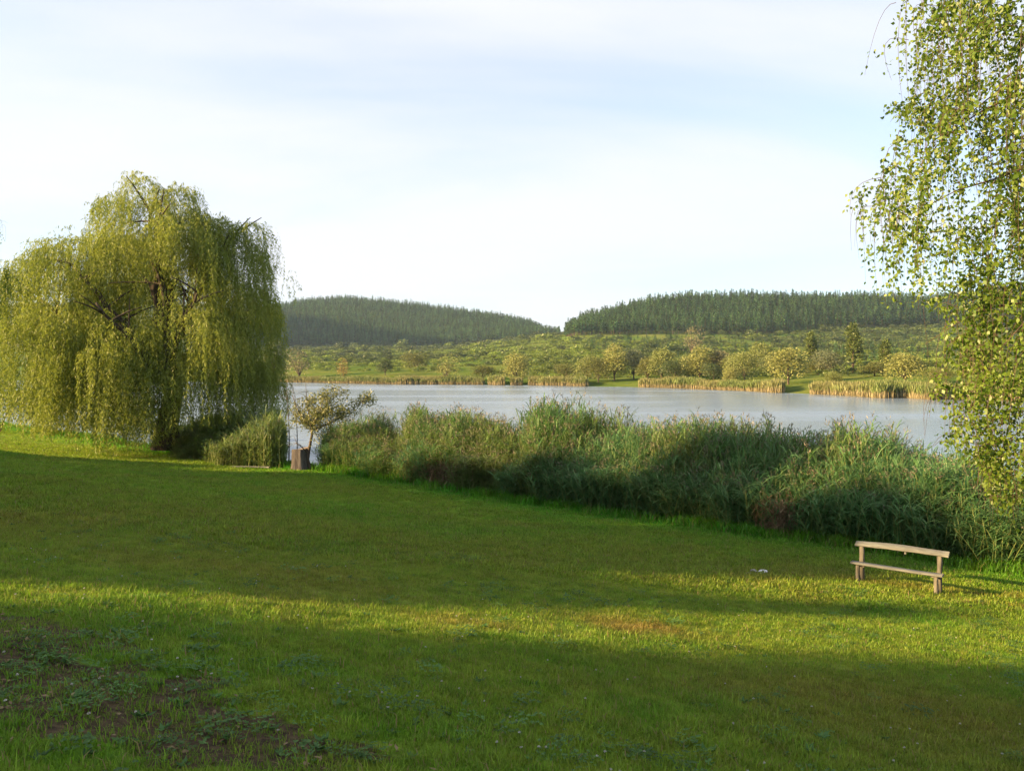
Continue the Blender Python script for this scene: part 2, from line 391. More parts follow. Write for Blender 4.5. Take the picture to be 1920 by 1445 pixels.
def bush(h, w, n, leaf, mats, lobes=9, zmin=.08, droop=0.0):
    mb = MB(); L = []
    for i in range(lobes):
        a = U(0, 6.28); rr = w * .5 * U(.1, .62); zz = h * U(.25, .74); s = U(.22, .36)
        L.append((math.cos(a) * rr, math.sin(a) * rr, zz, w * s, w * s, h * s * .8))
    L.append((0, 0, h * .62, w * .28, w * .28, h * .36)); L.append((0, 0, h * .35, w * .4, w * .4, h * .3))
    P, d = blob_points(L, n); P[:, 2] = np.maximum(P[:, 2], h * zmin * U(.5, 1.5, n))
    D = nrm(d + rdir(n) * .9 + np.array([0, 0, .1 - droop])); v, q = leaf_quads(P, D, nrm(d + rdir(n) * .7), U(.6, 1.2, n) * leaf, U(.4, .7, n) * leaf, -.15)
    cl = noise3(P[:, 0] * 2.2 / w * 3, P[:, 1] * 2.2 / w * 3, P[:, 2] * 2.2 / w * 3, 5)
    mb.add(v, q, None, np.repeat(np.clip(.15 + .8 * cl + U(-.2, .2, n), 0, 1), 4))
    return mb

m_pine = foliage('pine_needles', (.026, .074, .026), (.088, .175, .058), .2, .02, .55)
m_bark_d = bark('dark_bark', (.045, .034, .025), (.10, .078, .056), 6)
m_scrub = foliage('scrub_leaves', (.080, .135, .016), (.185, .240, .036), .3, .03, .4)
m_scrub2 = foliage('dark_scrub_leaves', (.04, .075, .02), (.10, .135, .03), .25, .03, .35)

def place_far(u, Y): u = np.asarray(u, float); return np.stack([(u - 960) / F * Y, Y, zfar(u, Y)], 1)
# forest on the two hills
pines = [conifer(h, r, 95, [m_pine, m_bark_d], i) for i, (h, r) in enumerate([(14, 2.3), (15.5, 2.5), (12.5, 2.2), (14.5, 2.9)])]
def forest(name, x0, x1, y0, y1, sp, cond):
    gx_, gy_ = np.meshgrid(np.arange(x0, x1, sp), np.arange(y0, y1, sp)); X = gx_.ravel() + U(-.45, .45, gx_.size) * sp; Y = gy_.ravel() + U(-.45, .45, gx_.size) * sp
    u = X / Y * F + 960; Z = zfar(u, Y); py = HOR - (Z - CAMZ) / Y * F
    k = cond(u, Y, Z, py); return np.stack([X, Y, Z], 1)[k], u[k], Y[k]
def hill_stuff(name, P, label):
    n = len(P); s = U(.6, 1.35, n) * (0.95 + .2 * noise2(P[:, 0] * .02, P[:, 1] * .02, 9))
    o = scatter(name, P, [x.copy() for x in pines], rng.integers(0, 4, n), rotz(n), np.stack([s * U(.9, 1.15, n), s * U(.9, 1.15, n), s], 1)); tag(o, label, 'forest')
P, _, _ = forest('r', 40, 900, 800, 1290, 5.8, lambda u, Y, Z, py: (u > 1060) & (u < 2050) & (py < np.interp(u, [1060, 1100, 1300, 1400, 1500, 1780, 2000], [650, 644, 637, 632, 622, 610, 600])) & (Y > 805))
hill_stuff('right_hill_forest', P, 'dense dark conifer wood covering the right hill')
P, _, _ = forest('l', -1150, 150, 900, 1760, 6.6, lambda u, Y, Z, py: (u > -120) & (u < 1050) & ((Y > 1240) | ((Z > 45) & (u < 460))) & (py < np.interp(u, [0, 470, 800, 1000, 1040], [655, 655, 652, 640, 632])))
hill_stuff('left_hill_forest', P, 'dense bluish conifer wood covering the left hill')
# scrub on the slope between the lake and the woods
def mk(mb, m): return mb.obj('shrub', m, link=False)
scr = [mk(bush(3.2, 4.6, 260, .75, m_scrub), m_scrub), mk(bush(2.4, 4.2, 220, .7, m_scrub), m_scrub), mk(bush(4.6, 4.4, 300, .8, m_scrub2), m_scrub2), mk(bush(3.4, 3.6, 240, .7, m_scrub2), m_scrub2)]
P1, u1, Y1 = forest('s', -650, 900, 200, 1330, 6.8, lambda u, Y, Z, py: (u > 430) & (u < 2000) & (Y > shoreY(u) + np.interp(u, [500, 860, 950, 1500, 1560, 1950], [75, 75, 26, 26, 45, 60])))
k = (fbm2(P1[:, 0] * .015, P1[:, 1] * .015, 15) + .25 * noise2(P1[:, 0] * .06, P1[:, 1] * .03, 16) > .52) & ~((u1 > 1060) & (HOR - (P1[:, 2] - CAMZ) / P1[:, 1] * F < np.interp(u1, [1060, 1100, 1300, 1500, 1780], [640, 634, 627, 612, 600])))
P1 = P1[k]; u1 = u1[k]; n = len(P1)
dk = fbm2(P1[:, 0] * .02, P1[:, 1] * .012, 19) + np.where(u1 > 1200, .04, -.05) + (P1[:, 1] - 600) / 5000
idx = np.where(U(0, 1, n) < sstep(.42, .62, dk), rng.integers(2, 4, n), rng.integers(0, 2, n))
s = np.exp(rng.normal(-.15, .33, n)) * np.interp(P1[:, 1], [250, 600, 1200], [.8, 1.0, 1.5])
o = scatter('hillside_scrub', P1, scr, idx, rotz(n), np.stack([s * 1.2, s * 1.2, s * U(.45, .85, n)], 1)); tag(o, 'yellow green scrub covering the slope above the far bank', 'scrub')
# young pines dotted over the slope
P2, u2, _ = forest('y', 60, 800, 300, 840, 13, lambda u, Y, Z, py: (u > 1080) & (u < 1950) & (Y > shoreY(u) + 130))
k = U(0, 1, len(P2)) < .45; P2 = P2[k]; n = len(P2); s = U(.3, .55, n)
o = scatter('young_pines', P2, [x.copy() for x in pines], rng.integers(0, 4, n), rotz(n), np.stack([s * 1.4, s * 1.4, s], 1)); tag(o, 'small young pines dotted over the slope below the right hill', 'young pines')

# ------------------------------------------------------------------ reeds
def ribbon(p0, p1, p2, w, seg=3):
    c = bez(p0, p1, p2, seg + 1); T = nrm(np.gradient(c, axis=0)); S = nrm(np.cross(T, rdir(1)[0] * .3 + np.array([0, 0, 1.0])))
    ws = w * np.array([.55, 1.0, .75, .06] if seg == 3 else np.linspace(1, .05, seg + 1)); 
    v = np.stack([c - S * ws[:, None] * .5, c + S * ws[:, None] * .5], 1).reshape(-1, 3)
    return v, [(2 * i, 2 * i + 1, 2 * i + 3, 2 * i + 2) for i in range(seg)]
def reed_clump(stems, R, H, leaves, mats, plume=.5, brown=False, lean=.075):
    mb = MB()
    for i in range(stems):
        a = U(0, 6.28); r = R * math.sqrt(U(0, 1)); b = np.array([math.cos(a) * r, math.sin(a) * r, 0]); h = H * U(.72, 1.05)
        ln = np.array([rng.normal(0, lean), rng.normal(0, lean), 0]) * h; tip = b + ln + np.array([0, 0, h]); mid = b + ln * .3 + np.array([0, 0, h * .5])
        c = bez(b, mid, tip, 5); v, q, t_ = tube(c, [.009, .008, .007, .006, .003], 3); sv = U(0, 1); mb.add(v, q, t_, .2 + .3 * sv, 1)
        for j in range(leaves):
            f = U(.05, .98); k = f * 4; k0 = int(min(k, 3)); base = c[k0] + (c[k0 + 1] - c[k0]) * (k - k0)
            aa = U(0, 6.28); o = np.array([math.cos(aa), math.sin(aa), 0]); L = H * U(.13, .26)
            up = U(.55, 1.15) if not brown else U(-.4, .5); v, q = ribbon(base, base + o * L * .45 + np.array([0, 0, L * up]), base + o * L * U(.6, 1.0) + np.array([0, 0, L * (up - U(.0, .6))]), U(.019, .036)); mb.add(v, q, None, np.clip(sv * .5 + U(0, .5), 0, 1))
        if U(0, 1) < plume:
            n = 10; P = tip + np.stack([rng.normal(0, .035, n), rng.normal(0, .035, n), U(-.05, .24, n)], 1); v, q = leaf_quads(P, rdir(n) * .6 + np.array([0, 0, .7]), rdir(n), .10, .022); mb.add(v, q, None, U(0, 1, n).repeat(4), 2)
    return mb.obj('reed', mats, link=False)
m_reed = foliage('reed_leaves', (.050, .150, .026), (.130, .230, .055), .44, .03, .3, patch=(.33, (.22, .225, .055), .4))
m_reedst = foliage('reed_stems', (.10, .15, .035), (.24, .23, .07), .0, .04, .3)
m_plume = foliage('reed_plumes', (.09, .08, .055), (.20, .18, .12), .2, .02, .3)
m_reedbr = foliage('dead_reed_leaves', (.13, .085, .045), (.24, .17, .095), .2, .02, .3)
m_reedgr = foliage('bluish_reed_leaves', (.060, .170, .045), (.135, .250, .085), .46, .03, .3)
RM = [m_reed, m_reedst, m_plume]
reeds = [reed_clump(8, .38, 2.6, 14, RM, .25) for i in range(3)] + [reed_clump(8, .40, 2.5, 15, [m_reedgr, m_reedst, m_plume], .08, lean=.10) for i in range(2)] + [reed_clump(9, .35, 1.15, 8, [m_reedbr, m_reedbr, m_plume], 0, True) for i in range(2)]
# the belt along the near shore
def belt(n, x0, x1, smin, smax):
    x = U(x0, x1, n); ss = U(smin, smax, n); y = (22.9 - .66 * x - ss) / .75; return x, y
x, y = belt(11500, -10.5, 27, -9.5, .4); s_ = shore_s(x, y); u = x / y * F + 960
wid = np.interp(u, [560, 640, 740, 760, 860, 960, 985, 1010, 1250, 1500, 1800, 2000, 2400], [2.5, 5, 5, 3.5, 6, 6.5, 3.6, 6, 6.5, 7.5, 7.5, 6.0, 5])
edge = (fbm2(x * .7, y * .7, 61) - .5) * 1.6
k = (s_ < .15 + edge * .8) & (s_ > -wid + edge * 1.5) & (y > 3) & (u > 618) & (u < 2300) & ~((u > 742) & (u < 768) & (s_ < -1.5))
x, y, s_, u = x[k], y[k], s_[k], u[k]; n = len(x)
Ht = np.interp(u, [600, 640, 720, 745, 775, 850, 950, 985, 1000, 1040, 1150, 1300, 1400, 1500, 1700, 1830, 1900, 2300], [.8, 1.0, 1.1, .8, 1.26, 1.28, 1.2, .84, 1.42, 1.34, 1.22, 1.22, 1.2, 1.12, 1.18, 1.16, .95, .85])
Ht = Ht * (.42 + .58 * sstep(.4, -2.6, s_)) * U(.80, 1.12, n) * (.66 + .68 * fbm2(x * .55, y * .55, 71))
gr = fbm2(x * .22, y * .22, 81); idx = np.where((gr > .52) | ((s_ > -2.0) & (u > 1350)), rng.integers(3, 5, n), rng.integers(0, 3, n))
P = np.stack([x, y, zlawn(x, y) - .03], 1)
o = scatter('reed_bed', P, reeds[:5], idx, rotz(n, .05), np.stack([np.ones(n) * 1.1, np.ones(n) * 1.1, Ht], 1)); tag(o, 'tall green reed bed along the near shore', 'reeds')
# brown dead stems along the foot of the belt
x, y = belt(1900, -9, 9, -1.6, .5); s_ = shore_s(x, y); u = x / y * F + 960
k = (fbm2(x * .5, y * .5, 91) > np.where((u > 760) & (u < 900), .46, .64)) & (u > 640) & (s_ < .3); x, y = x[k], y[k]; n = len(x)
o = scatter('dead_reeds', np.stack([x, y, zlawn(x, y)], 1), reeds[5:], rng.integers(0, 2, n), rotz(n, .12), np.ones((n, 3)) * U(.6, 1.15, n)[:, None]); tag(o, 'withered brown reeds at the foot of the reed bed', 'reeds')
# rushes under the willow, left of the stump
m_rush = foliage('rush_leaves', (.070, .145, .024), (.18, .24, .05), .35, .05, .3)
rush = [reed_clump(10, .34, 1.7, 11, [m_rush, m_reedst, m_plume], .1) for i in range(2)]
x = U(-24, -10, 6500); y = U(36, 54, 6500); s_ = shore_s(x, y); u = x / y * F + 960
k = (s_ < np.interp(u, [335, 480, 552], [2.4, 2.0, .8]) + (fbm2(x * .6, y * .6, 63) - .5) * 4) & (s_ > -4.5) & (u > 335) & (u < 522); x, y, u, s_ = x[k], y[k], u[k], s_[k]; n = len(x)
hh_ = np.interp(u, [335, 400, 520, 552], [.75, 1.2, 1.45, 1.0]) * U(.55, 1.15, n) * (.45 + .55 * sstep(2.6, .2, s_)) * (.7 + .6 * fbm2(x * .7, y * .7, 64))
o = scatter('rushes', np.stack([x, y, zlawn(x, y)], 1), rush, rng.integers(0, 2, n), rotz(n, .06), np.stack([np.ones(n) * 1.2, np.ones(n) * 1.2, hh_], 1)); tag(o, 'lower green rushes between the weeping willow and the stump', 'rushes')
# reeds on the far shore
m_fr = foliage('far_reed_leaves', (.085, .13, .03), (.17, .21, .06), .3, .02, .35, patch=(.06, (.22, .19, .08), .5))
m_frb = foliage('far_reed_stems', (.16, .15, .07), (.29, .24, .13), .1, .02, .25)
fr = []
for i in range(3):
    mb = MB(); n = 46; a = U(0, 6.28, n); r = .8 * np.sqrt(U(0, 1, n)); B = np.stack([np.cos(a) * r, np.sin(a) * r, U(0, .1, n)], 1); 
    v, q = leaf_quads(B, rdir(n) * .12 + np.array([0, 0, 1.0]), rdir(n), U(1.0, 1.7, n), .09); mb.add(v, q, None, U(0, 1, n).repeat(4), 1)
    B[:, 2] += U(.7, 1.2, n); v, q = leaf_quads(B, rdir(n) * .3 + np.array([0, 0, 1.0]), rdir(n), U(.8, 1.4, n), .16); mb.add(v, q, None, U(0, 1, n).repeat(4), 0)
    fr.append(mb.obj('far_reed', [m_fr, m_frb], link=False))
u = U(480, 2150, 5200); w_ = U(0, 1, 5200) ** 1.3; Y = shoreY(u) + w_ * 7 - 2.5
k = (fbm2(u * .012, u * 0, 29) > .34); u, Y = u[k], Y[k]; n = len(u)
s = U(.8, 1.25, n) * (.75 + .5 * noise2(u * .03, u * 0, 33)); P = place_far(u, Y); P[:, 2] = np.maximum(P[:, 2], -.15)
o = scatter('far_reeds', P, fr, rng.integers(0, 3, n), rotz(n), np.stack([s, s, s], 1)); tag(o, 'tan and green reeds fringing the far shore', 'reeds')

# ------------------------------------------------------------------ lawn grass
m_gr, t = mat('grass_blades'); g = G(t); _, c, dirt, p, a = grass_colour(g, 'INSTANCER')
oi = g.n('ShaderNodeObjectInfo').outputs['Random']; v = g.attr('v').outputs['Fac']
k_ = g.math('MULTIPLY', g.rng(oi, 0, 1, .72, 1.3, False), g.rng(v, 0, 1, .7, 1.35, False))
c = g.n('ShaderNodeVectorMath', {0: c, 3: k_}, operation='SCALE').outputs[0]
c = g.mix(g.rng(v, .93, .97), c, (.26, .20, .08))
leaf_shader(g, c, .48, .012, .5)
def tuft(n, R, h0, h1, w):
    mb = MB(); a = U(0, 6.28, n); r = R * np.sqrt(U(0, 1, n)); B = np.stack([np.cos(a) * r, np.sin(a) * r, np.full(n, -.01)], 1); h = U(h0, h1, n)
    o = rdir(n); o[:, 2] = 0; o = nrm(o); S = np.stack([-o[:, 1], o[:, 0], np.zeros(n)], 1) * (w * U(.6, 1.2, n))[:, None]
    M = B + o * (h * .18)[:, None] + np.array([0, 0, 1]) * (h * .6)[:, None]; T = B + o * (h * U(.3, .9, n))[:, None] + np.array([0, 0, 1]) * (h * U(.75, 1, n))[:, None]
    v = np.stack([B - S, B + S, M + S * .8, M - S * .8, T], 1).reshape(-1, 3); b = np.arange(n) * 5
    mb.add(v, np.stack([b, b + 1, b + 2, b + 3], 1), np.stack([b + 3, b + 2, b + 4], 1), U(0, 1, n).repeat(5)); return mb.obj('tuft', m_gr, link=False)
tufts = [tuft(34, .10, .018, .048, .0028) for i in range(4)] + [tuft(24, .10, .035, .085, .0030) for i in range(2)] + [tuft(34, .2, .03, .085, .007) for i in range(3)] + [tuft(30, .2, .12, .34, .009) for i in range(2)]
def lawn_pts(y0, y1, dens):
    n = int(.5 * 1.40 * (y1 ** 2 - y0 ** 2) * dens); Y = np.sqrt(U(y0 ** 2, y1 ** 2, n)); X = U(-.70, .70, n) * Y; return X, Y
parts = [(3.2, 9, 330, 0), (9, 14, 190, 0), (14, 24, 75, 1), (24, 48, 30, 1), (48, 75, 12, 1)]
AX, AY, AI, AS = [], [], [], []
for y0, y1, dn, far in parts:
    X, Y = lawn_pts(y0, y1, dn); s_ = shore_s(X, Y); dm, dr, lu = cover(X, Y)
    k = (s_ > -.2) & (U(0, 1, len(X)) > dm * .74); X, Y, s_, dm, dr, lu = X[k], Y[k], s_[k], dm[k], dr[k], lu[k]; n = len(X)
    if far: i = np.where(U(0, 1, n) < sstep(1.3, .2, s_) * .8, rng.integers(9, 11, n), rng.integers(6, 9, n))
    else: i = np.where(U(0, 1, n) < .12 + .35 * lu, rng.integers(4, 6, n), rng.integers(0, 4, n))
    AX.append(X); AY.append(Y); AI.append(i); AS.append(U(.7, 1.25, n) * (.8 + .4 * fbm2(X * 1.2, Y * 1.2, 44)) * np.interp(Y, [5, 14, 14.01, 60], [1, 1.1, 1, 1.5]))
X, Y, I, S = map(np.concatenate, (AX, AY, AI, AS)); dm, dr, lu = cover(X, Y); n = len(X)
o = scatter('grass', np.stack([X, Y, zlawn(X, Y)], 1), tufts, I, rotz(n, .1), np.stack([S, S, S], 1), {'dirt': dm, 'dry': np.clip(dr + rng.normal(0, .12, n), 0, 1), 'lush': lu}); tag(o, 'short mown grass on the lawn', 'grass')
print('tufts', n)
# broad-leaved weeds and clover
m_weed = foliage('weed_leaves', (.045, .115, .025), (.10, .19, .045), .3, .02, .35)
m_clov = foliage('clover_heads', (.42, .40, .34), (.62, .60, .55), .2, .02, .1)
m_litter = foliage('fallen_leaves', (.10, .055, .022), (.26, .19, .09), .1, .03, .3)
def rosette(n, L):
    mb = MB(); a = U(0, 6.28, n); D = np.stack([np.cos(a), np.sin(a), U(.15, .7, n)], 1); v, q = leaf_quads(np.zeros((n, 3)) + rng.normal(0, .012, (n, 3)) * [1, 1, 0] + [0, 0, .012], D, np.tile([0, 0, 1.0], (n, 1)) + rdir(n) * .3, U(.6, 1.1, n) * L, L * U(.35, .5, n), -.12); mb.add(v, q, None, U(0, 1, n).repeat(4)); return mb.obj('rosette', m_weed, link=False)
def clover_patch(n, R):
    mb = MB(); a = U(0, 6.28, n); r = R * np.sqrt(U(0, 1, n)); C = np.stack([np.cos(a) * r, np.sin(a) * r, U(.02, .055, n)], 1)
    for k in range(3):
        b = U(0, 6.28) + k * 2.094 + U(-.2, .2, n); D = np.stack([np.cos(b), np.sin(b), U(.0, .25, n)], 1); v, q = leaf_quads(C, D, np.tile([0, 0, 1.0], (n, 1)) + rdir(n) * .25, .016, .016, -.1); mb.add(v, q, None, U(0, 1, n).repeat(4))
    return mb.obj('clover', m_weed, link=False)
weeds = [rosette(11, .045), rosette(9, .035), rosette(14, .055), clover_patch(40, .13), clover_patch(30, .10)]
X, Y = lawn_pts(3.3, 16, 40); dm, dr, lu = cover(X, Y); w = fbm2(X * .9, Y * .9, 101)
den = .05 + .9 * gauss(X, Y, -2.9, 5.4, 2.0, 1.4) + .8 * gauss(X, Y, .9, 5.2, .7, .5) + .5 * sstep(.55, .7, w)
k = U(0, 1, len(X)) < den; X, Y = X[k], Y[k]; n = len(X); s = U(.6, 1.3, n)
o = scatter('weeds', np.stack([X, Y, zlawn(X, Y) + .004], 1), weeds, rng.integers(0, 5, n), rotz(n, .12), np.stack([s, s, s], 1)); tag(o, 'broad leaved weeds and clover leaves in the foreground lawn', 'weeds')
mb = MB(); X, Y = lawn_pts(3.5, 13, 14); den = .08 + .9 * gauss(X, Y, 1.0, 5.0, .8, .5) + .35 * gauss(X, Y, -2.9, 5.0, 1.5, .7) + .12 * gauss(X, Y, -1.5, 7.5, 2.5, 1.5)
k = U(0, 1, len(X)) < den; X, Y = X[k], Y[k]; Z = zlawn(X, Y)
for x_, y_, z_ in zip(X, Y, Z):
    n = 16; c0 = np.array([x_, y_, z_ + U(.05, .09)]); d = rdir(n); d[:, 2] = np.abs(d[:, 2]); v, q = leaf_quads(np.tile(c0, (n, 1)), d, rdir(n), .012, .008); mb.add(v, q, None, U(0, 1, n).repeat(4))
    v, q, t_ = tube([(x_, y_, z_), c0], [.0016, .0012], 3); mb.add(v, q, t_, .4, 1)
tag(mb.obj('clover_flowers', [m_clov, m_weed]), 'small white clover heads scattered in the foreground grass', 'flowers', kind='stuff')
mb = MB(); X, Y = lawn_pts(3.4, 9, 45); dm, dr, lu = cover(X, Y); k = U(0, 1, len(X)) < .05 + .9 * dm; X, Y = X[k], Y[k]; n = len(X)
v, q = leaf_quads(np.stack([X, Y, zlawn(X, Y) + U(.005, .03, n)], 1), rdir(n) * [1, 1, .25], np.tile([0, 0, 1.0], (n, 1)) + rdir(n) * .5, U(.03, .06, n), U(.015, .03, n), .15); mb.add(v, q, None, U(0, 1, n).repeat(4))
tag(mb.obj('leaf_litter', m_litter), 'dry fallen leaves on the bare earth at lower left', 'leaves', kind='stuff')

# ------------------------------------------------------------------ weeping willow
m_wil = foliage('willow_leaves', (.100, .155, .016), (.285, .325, .050), .46, .02, 0)
m_wbark = bark('willow_bark', (.030, .024, .018), (.085, .068, .050), 5, .9, .2)
WY = 45.0; wx = (318 - 960) / F * WY; wz = float(zlawn(wx, WY)); KP = WY / F
def wp(px, py, dy=0.0): return np.array([(px - 960) * KP - wx, dy, CAMZ + (HOR - py) * KP - wz])
wil = thing('weeping_willow', (wx, WY, wz), 'large golden green weeping willow with strands hanging to the lawn at left', 'tree')
mb = MB(); tr = [wp(312, 842), wp(313, 800), wp(322, 740, .2), wp(318, 690, .2), wp(312, 640, .1)]
v, q, t_ = tube(tr, [.85, .62, .52, .48, .42], 12); mb.add(v, q, t_); mb.obj('trunk', m_wbark, wil, True)
limbs = [(wp(312, 640, .1), wp(290, 580, -.3), wp(285, 400, -.2), .34), (wp(314, 650, .1), wp(355, 560, .4), wp(420, 450, .8), .30), (wp(316, 690, .2), wp(250, 610, -1), wp(150, 500, -.8), .30),
         (wp(318, 720, .2), wp(230, 680, -.8), wp(80, 560, -.3), .26), (wp(312, 645, 0), wp(320, 540, -1.2), wp(330, 430, -2.2), .25), (wp(316, 680, 0), wp(380, 640, 1.2), wp(480, 560, 1.6), .22),
         (wp(312, 650, 0), wp(300, 560, 2), wp(250, 450, 3.5), .28), (wp(318, 720, 0), wp(300, 650, -3), wp(260, 580, -4.6), .22), (wp(318, 700, 0), wp(370, 620, -2.5), wp(420, 560, -3.8), .22), (wp(318, 720, 0), wp(200, 660, 2.5), wp(120, 560, 4.2), .22)]
for a_, b_, c_, r_ in limbs:
    mb = MB(); cc = bez(a_, b_, c_, 9); cc[1:-1] += rng.normal(0, .10, (7, 3)); v, q, t_ = tube(cc, np.linspace(r_, r_ * .25, 9), 7); mb.add(v, q, t_)
    for k in range(7):      # secondary branches
        i = rng.integers(3, 9); d = rdir(1)[0]; d[2] = abs(d[2]) * .8; L = U(1.2, 2.8); e = cc[i] + d * L; v, q, t_ = tube(bez(cc[i], cc[i] + d * L * .5 + [0, 0, .18], e, 5), np.linspace(r_ * .3, .02, 5), 5); mb.add(v, q, t_)
    mb.obj('limb', m_wbark, wil, True)
domes = [(400, 700, -1.5, 80, 50, 2.5, .9), (450, 715, .5, 60, 45, 2.2, .9), (330, 715, -3.5, 65, 45, 1.3, .8), (100, 715, -1.5, 90, 50, 2.5, .8), (190, 715, -3, 80, 50, 2.0, .8), (266, 352, 0, 30, 30, 1.0, .6), (213, 388, .3, 28, 26, 1.0, .6), (345, 372, -.3, 30, 26, 1.0, .6), (468, 436, .4, 30, 26, 1.0, .6), (395, 420, .2, 28, 26, 1.0, .6), (145, 470, 0, 32, 28, 1.0, .6), (290, 470, 0, 118, 118, 4.2, 1.0), (200, 520, -.5, 120, 95, 4.6, 1.0), (95, 575, 0, 88, 110, 3.6, 1.0), (85, 500, .3, 42, 50, 1.6, .5), (425, 500, .6, 66, 88, 3.4, 1.0), (455, 600, .8, 58, 80, 3.0, .9), (370, 480, -1, 80, 85, 3.4, .8),
         (250, 640, -3.2, 100, 60, 2.6, .9), (150, 640, -2.2, 110, 75, 3.2, .9), (395, 640, -2.4, 85, 70, 2.8, .9), (300, 560, 3.4, 150, 110, 3.5, .7), (517, 522, .5, 22, 26, .8, .30), (100, 640, 2.5, 95, 85, 3.4, .7), (250, 690, -4.2, 75, 50, 1.8, .8), (480, 690, 1.0, 40, 45, 2.2, .7)]
RP_, RD_, RL_ = [], [], []
for px, py, dy, rx, rz, ry, w in domes:
    n = int(800 * w * (rx * rz / 10000) ** .8 * 1.25); d = rdir(n); d[:, 2] = np.where(d[:, 2] < -.2, -d[:, 2], d[:, 2])
    c0 = wp(px, py, dy); r = U(.55, 1.0, n)[:, None] ** .6
    P = c0 + d * np.array([rx * KP, ry, rz * KP]) * r
    cl = noise3(P[:, 0] * .85, P[:, 1] * .85, P[:, 2] * .85, 13)
    # more open crown around the fork so that the limbs show
    hole = 1.25 * np.exp(-(((P[:, 0] - wp(300, 0)[0]) / 2.2) ** 2 + ((P[:, 2] - wp(0, 545)[2]) / 2.1) ** 2) ** 1.5) * (P[:, 1] < 1.2)
    k = (cl > .41) & (U(0, 1, n) > hole * .97); RP_.append(P[k]); RD_.append(d[k])
    low = np.clip((P[:, 2] - .3), .5, 99); long_ = np.where(U(0, 1, n) < .5, U(2.0, 6.4, n), U(.6, 2.2, n)); 
    if px == 517: long_ = U(.4, 1.5, n)
    RL_.append(np.minimum(long_, low)[k])
P = np.concatenate(RP_); D = np.concatenate(RD_); L = np.concatenate(RL_); print('strands', len(P))
mb = MB(); stn = np.maximum((L / .050).astype(int), 10); sid = np.repeat(np.arange(len(P)), stn); tt_ = np.concatenate([np.linspace(0, 1, k) for k in stn])
o_ = D.copy(); o_[:, 2] = 0; o_ = nrm(o_) * U(.25, .95, len(P))[:, None]
sway = rng.normal(0, .10, (len(P), 3)); sway[:, 2] = 0; hgt = U(.1, .5, len(P))
C = P[sid] + o_[sid] * (1 - np.exp(-3 * tt_))[:, None] + sway[sid] * (np.sin(tt_ * 4 + sid) * L[sid] * .5)[:, None]
C[:, 2] += hgt[sid] * np.sin(np.minimum(tt_ * 6, np.pi)) - L[sid] * tt_ ** 1.25
C += rng.normal(0, .035, C.shape)
holeL = 1.3 * np.exp(-(((C[:, 0] - wp(312, 0)[0]) / 2.5) ** 2 + ((C[:, 2] - wp(0, 560)[2]) / 2.0) ** 2) ** 1.5) * (C[:, 1] < .9) * sstep(.25, .5, noise3(C[:, 0] * 1.1, C[:, 1] * 1.1, C[:, 2] * .7, 57))
gap = noise3(C[:, 0] * .75, C[:, 1] * .75, C[:, 2] * .38, 19) > .30 + .05 * rng.normal(size=len(C))
kz = gap & (U(0, 1, len(C)) > holeL) & (C[:, 2] > np.interp(C[:, 0] + wx, (np.array([0, 200, 260, 335, 400, 520]) - 960) * KP, [1.35, 1.1, .45, .45, 1.5, 1.9]) + .6 * noise2(C[:, 0] * .6, C[:, 1] * .6, 2)); C = C[kz]; sid = sid[kz]; tt_ = tt_[kz]; n = len(C); print('willow leaves', n)
Dl = rdir(n) * .75 + np.array([0, 0, -1.0]) + o_[sid] * .35 * (1 - tt_)[:, None]
v, q = leaf_quads(C, Dl, rdir(n), U(.14, .24, n), U(.028, .046, n), .1)
tone = rng.uniform(0, 1, len(P))[sid] * .5 + .5 * noise3(C[:, 0] * .5, C[:, 1] * .5, C[:, 2] * .5, 17) + rng.normal(0, .1, n)
mb.add(v, q, None, np.clip(tone, 0, 1).repeat(4)); mb.obj('crown', m_wil, wil)

# ------------------------------------------------------------------ birch with hanging twigs at the right
m_bir = foliage('birch_leaves', (.070, .150, .010), (.185, .260, .026), .48, .03, 0)
m_twig = bark('birch_twig', (.045, .03, .022), (.09, .065, .05), 12, .3)
m_bbark = bark('birch_bark', (.06, .055, .05), (.62, .60, .55), 5, .4, 2.5)
BX, BYY = 6.8, 7.6; BZ = float(zlawn(BX, BYY))
RZ = np.array([3.45, 3.5, 3.7, 4.2, 4.35, 4.7, 5.2, 5.85, 5.95, 6.4, 7.2, 7.65, 7.85, 8.3, 8.9, 9.3, 10.5, 12, 13.2]) - BZ
RR = np.array([0.0, 1.85, 1.95, 2.15, 2.5, 2.58, 2.45, 2.5, 3.25, 3.55, 3.8, 3.1, 2.55, 3.4, 3.2, 2.95, 2.6, 1.6, .5])
bir = thing('birch_tree', (BX, BYY, BZ), 'birch with drooping twigs of sunlit leaves filling the right edge', 'tree')
mb = MB(); H = 12.0; v, q, t_ = tube([(0, 0, -.15), (.03, .02, .4), (.06, .05, 3), (-.05, .0, 6), (.02, -.04, 9), (0, 0, H)], [.21, .165, .14, .11, .07, .02], 12); mb.add(v, q, t_); mb.obj('trunk', m_bbark, bir, True)
bl = MB(); lv = MB(); LC, LDr, LT = [], [], []
for i in range(74):
    h0 = U(1.9, H - 1.0); a = U(0, 6.28) if i % 5 else U(2.7, 4.0); Rm = float(np.interp(h0 + .6, RZ, RR, left=1.6)) * U(.55, .86)
    st = np.array([0, 0, h0]); o = np.array([math.cos(a), math.sin(a), 0]); c = bez(st, st + o * Rm * .55 + [0, 0, U(.5, 1.5)], st + o * Rm + [0, 0, U(-.55, .25)], 9); c[2:] += np.cumsum(rng.normal(0, .035, (7, 3)), 0)
    v, q, t_ = tube(c, np.linspace(.028, .003, 9), 5); bl.add(v, q, t_); n_ = 70; j_ = rng.integers(3, 9, n_); LC.append(c[j_] + rng.normal(0, .09, (n_, 3)) + [0, 0, -.05]); LT.append(np.full(n_, U(0, 1)))
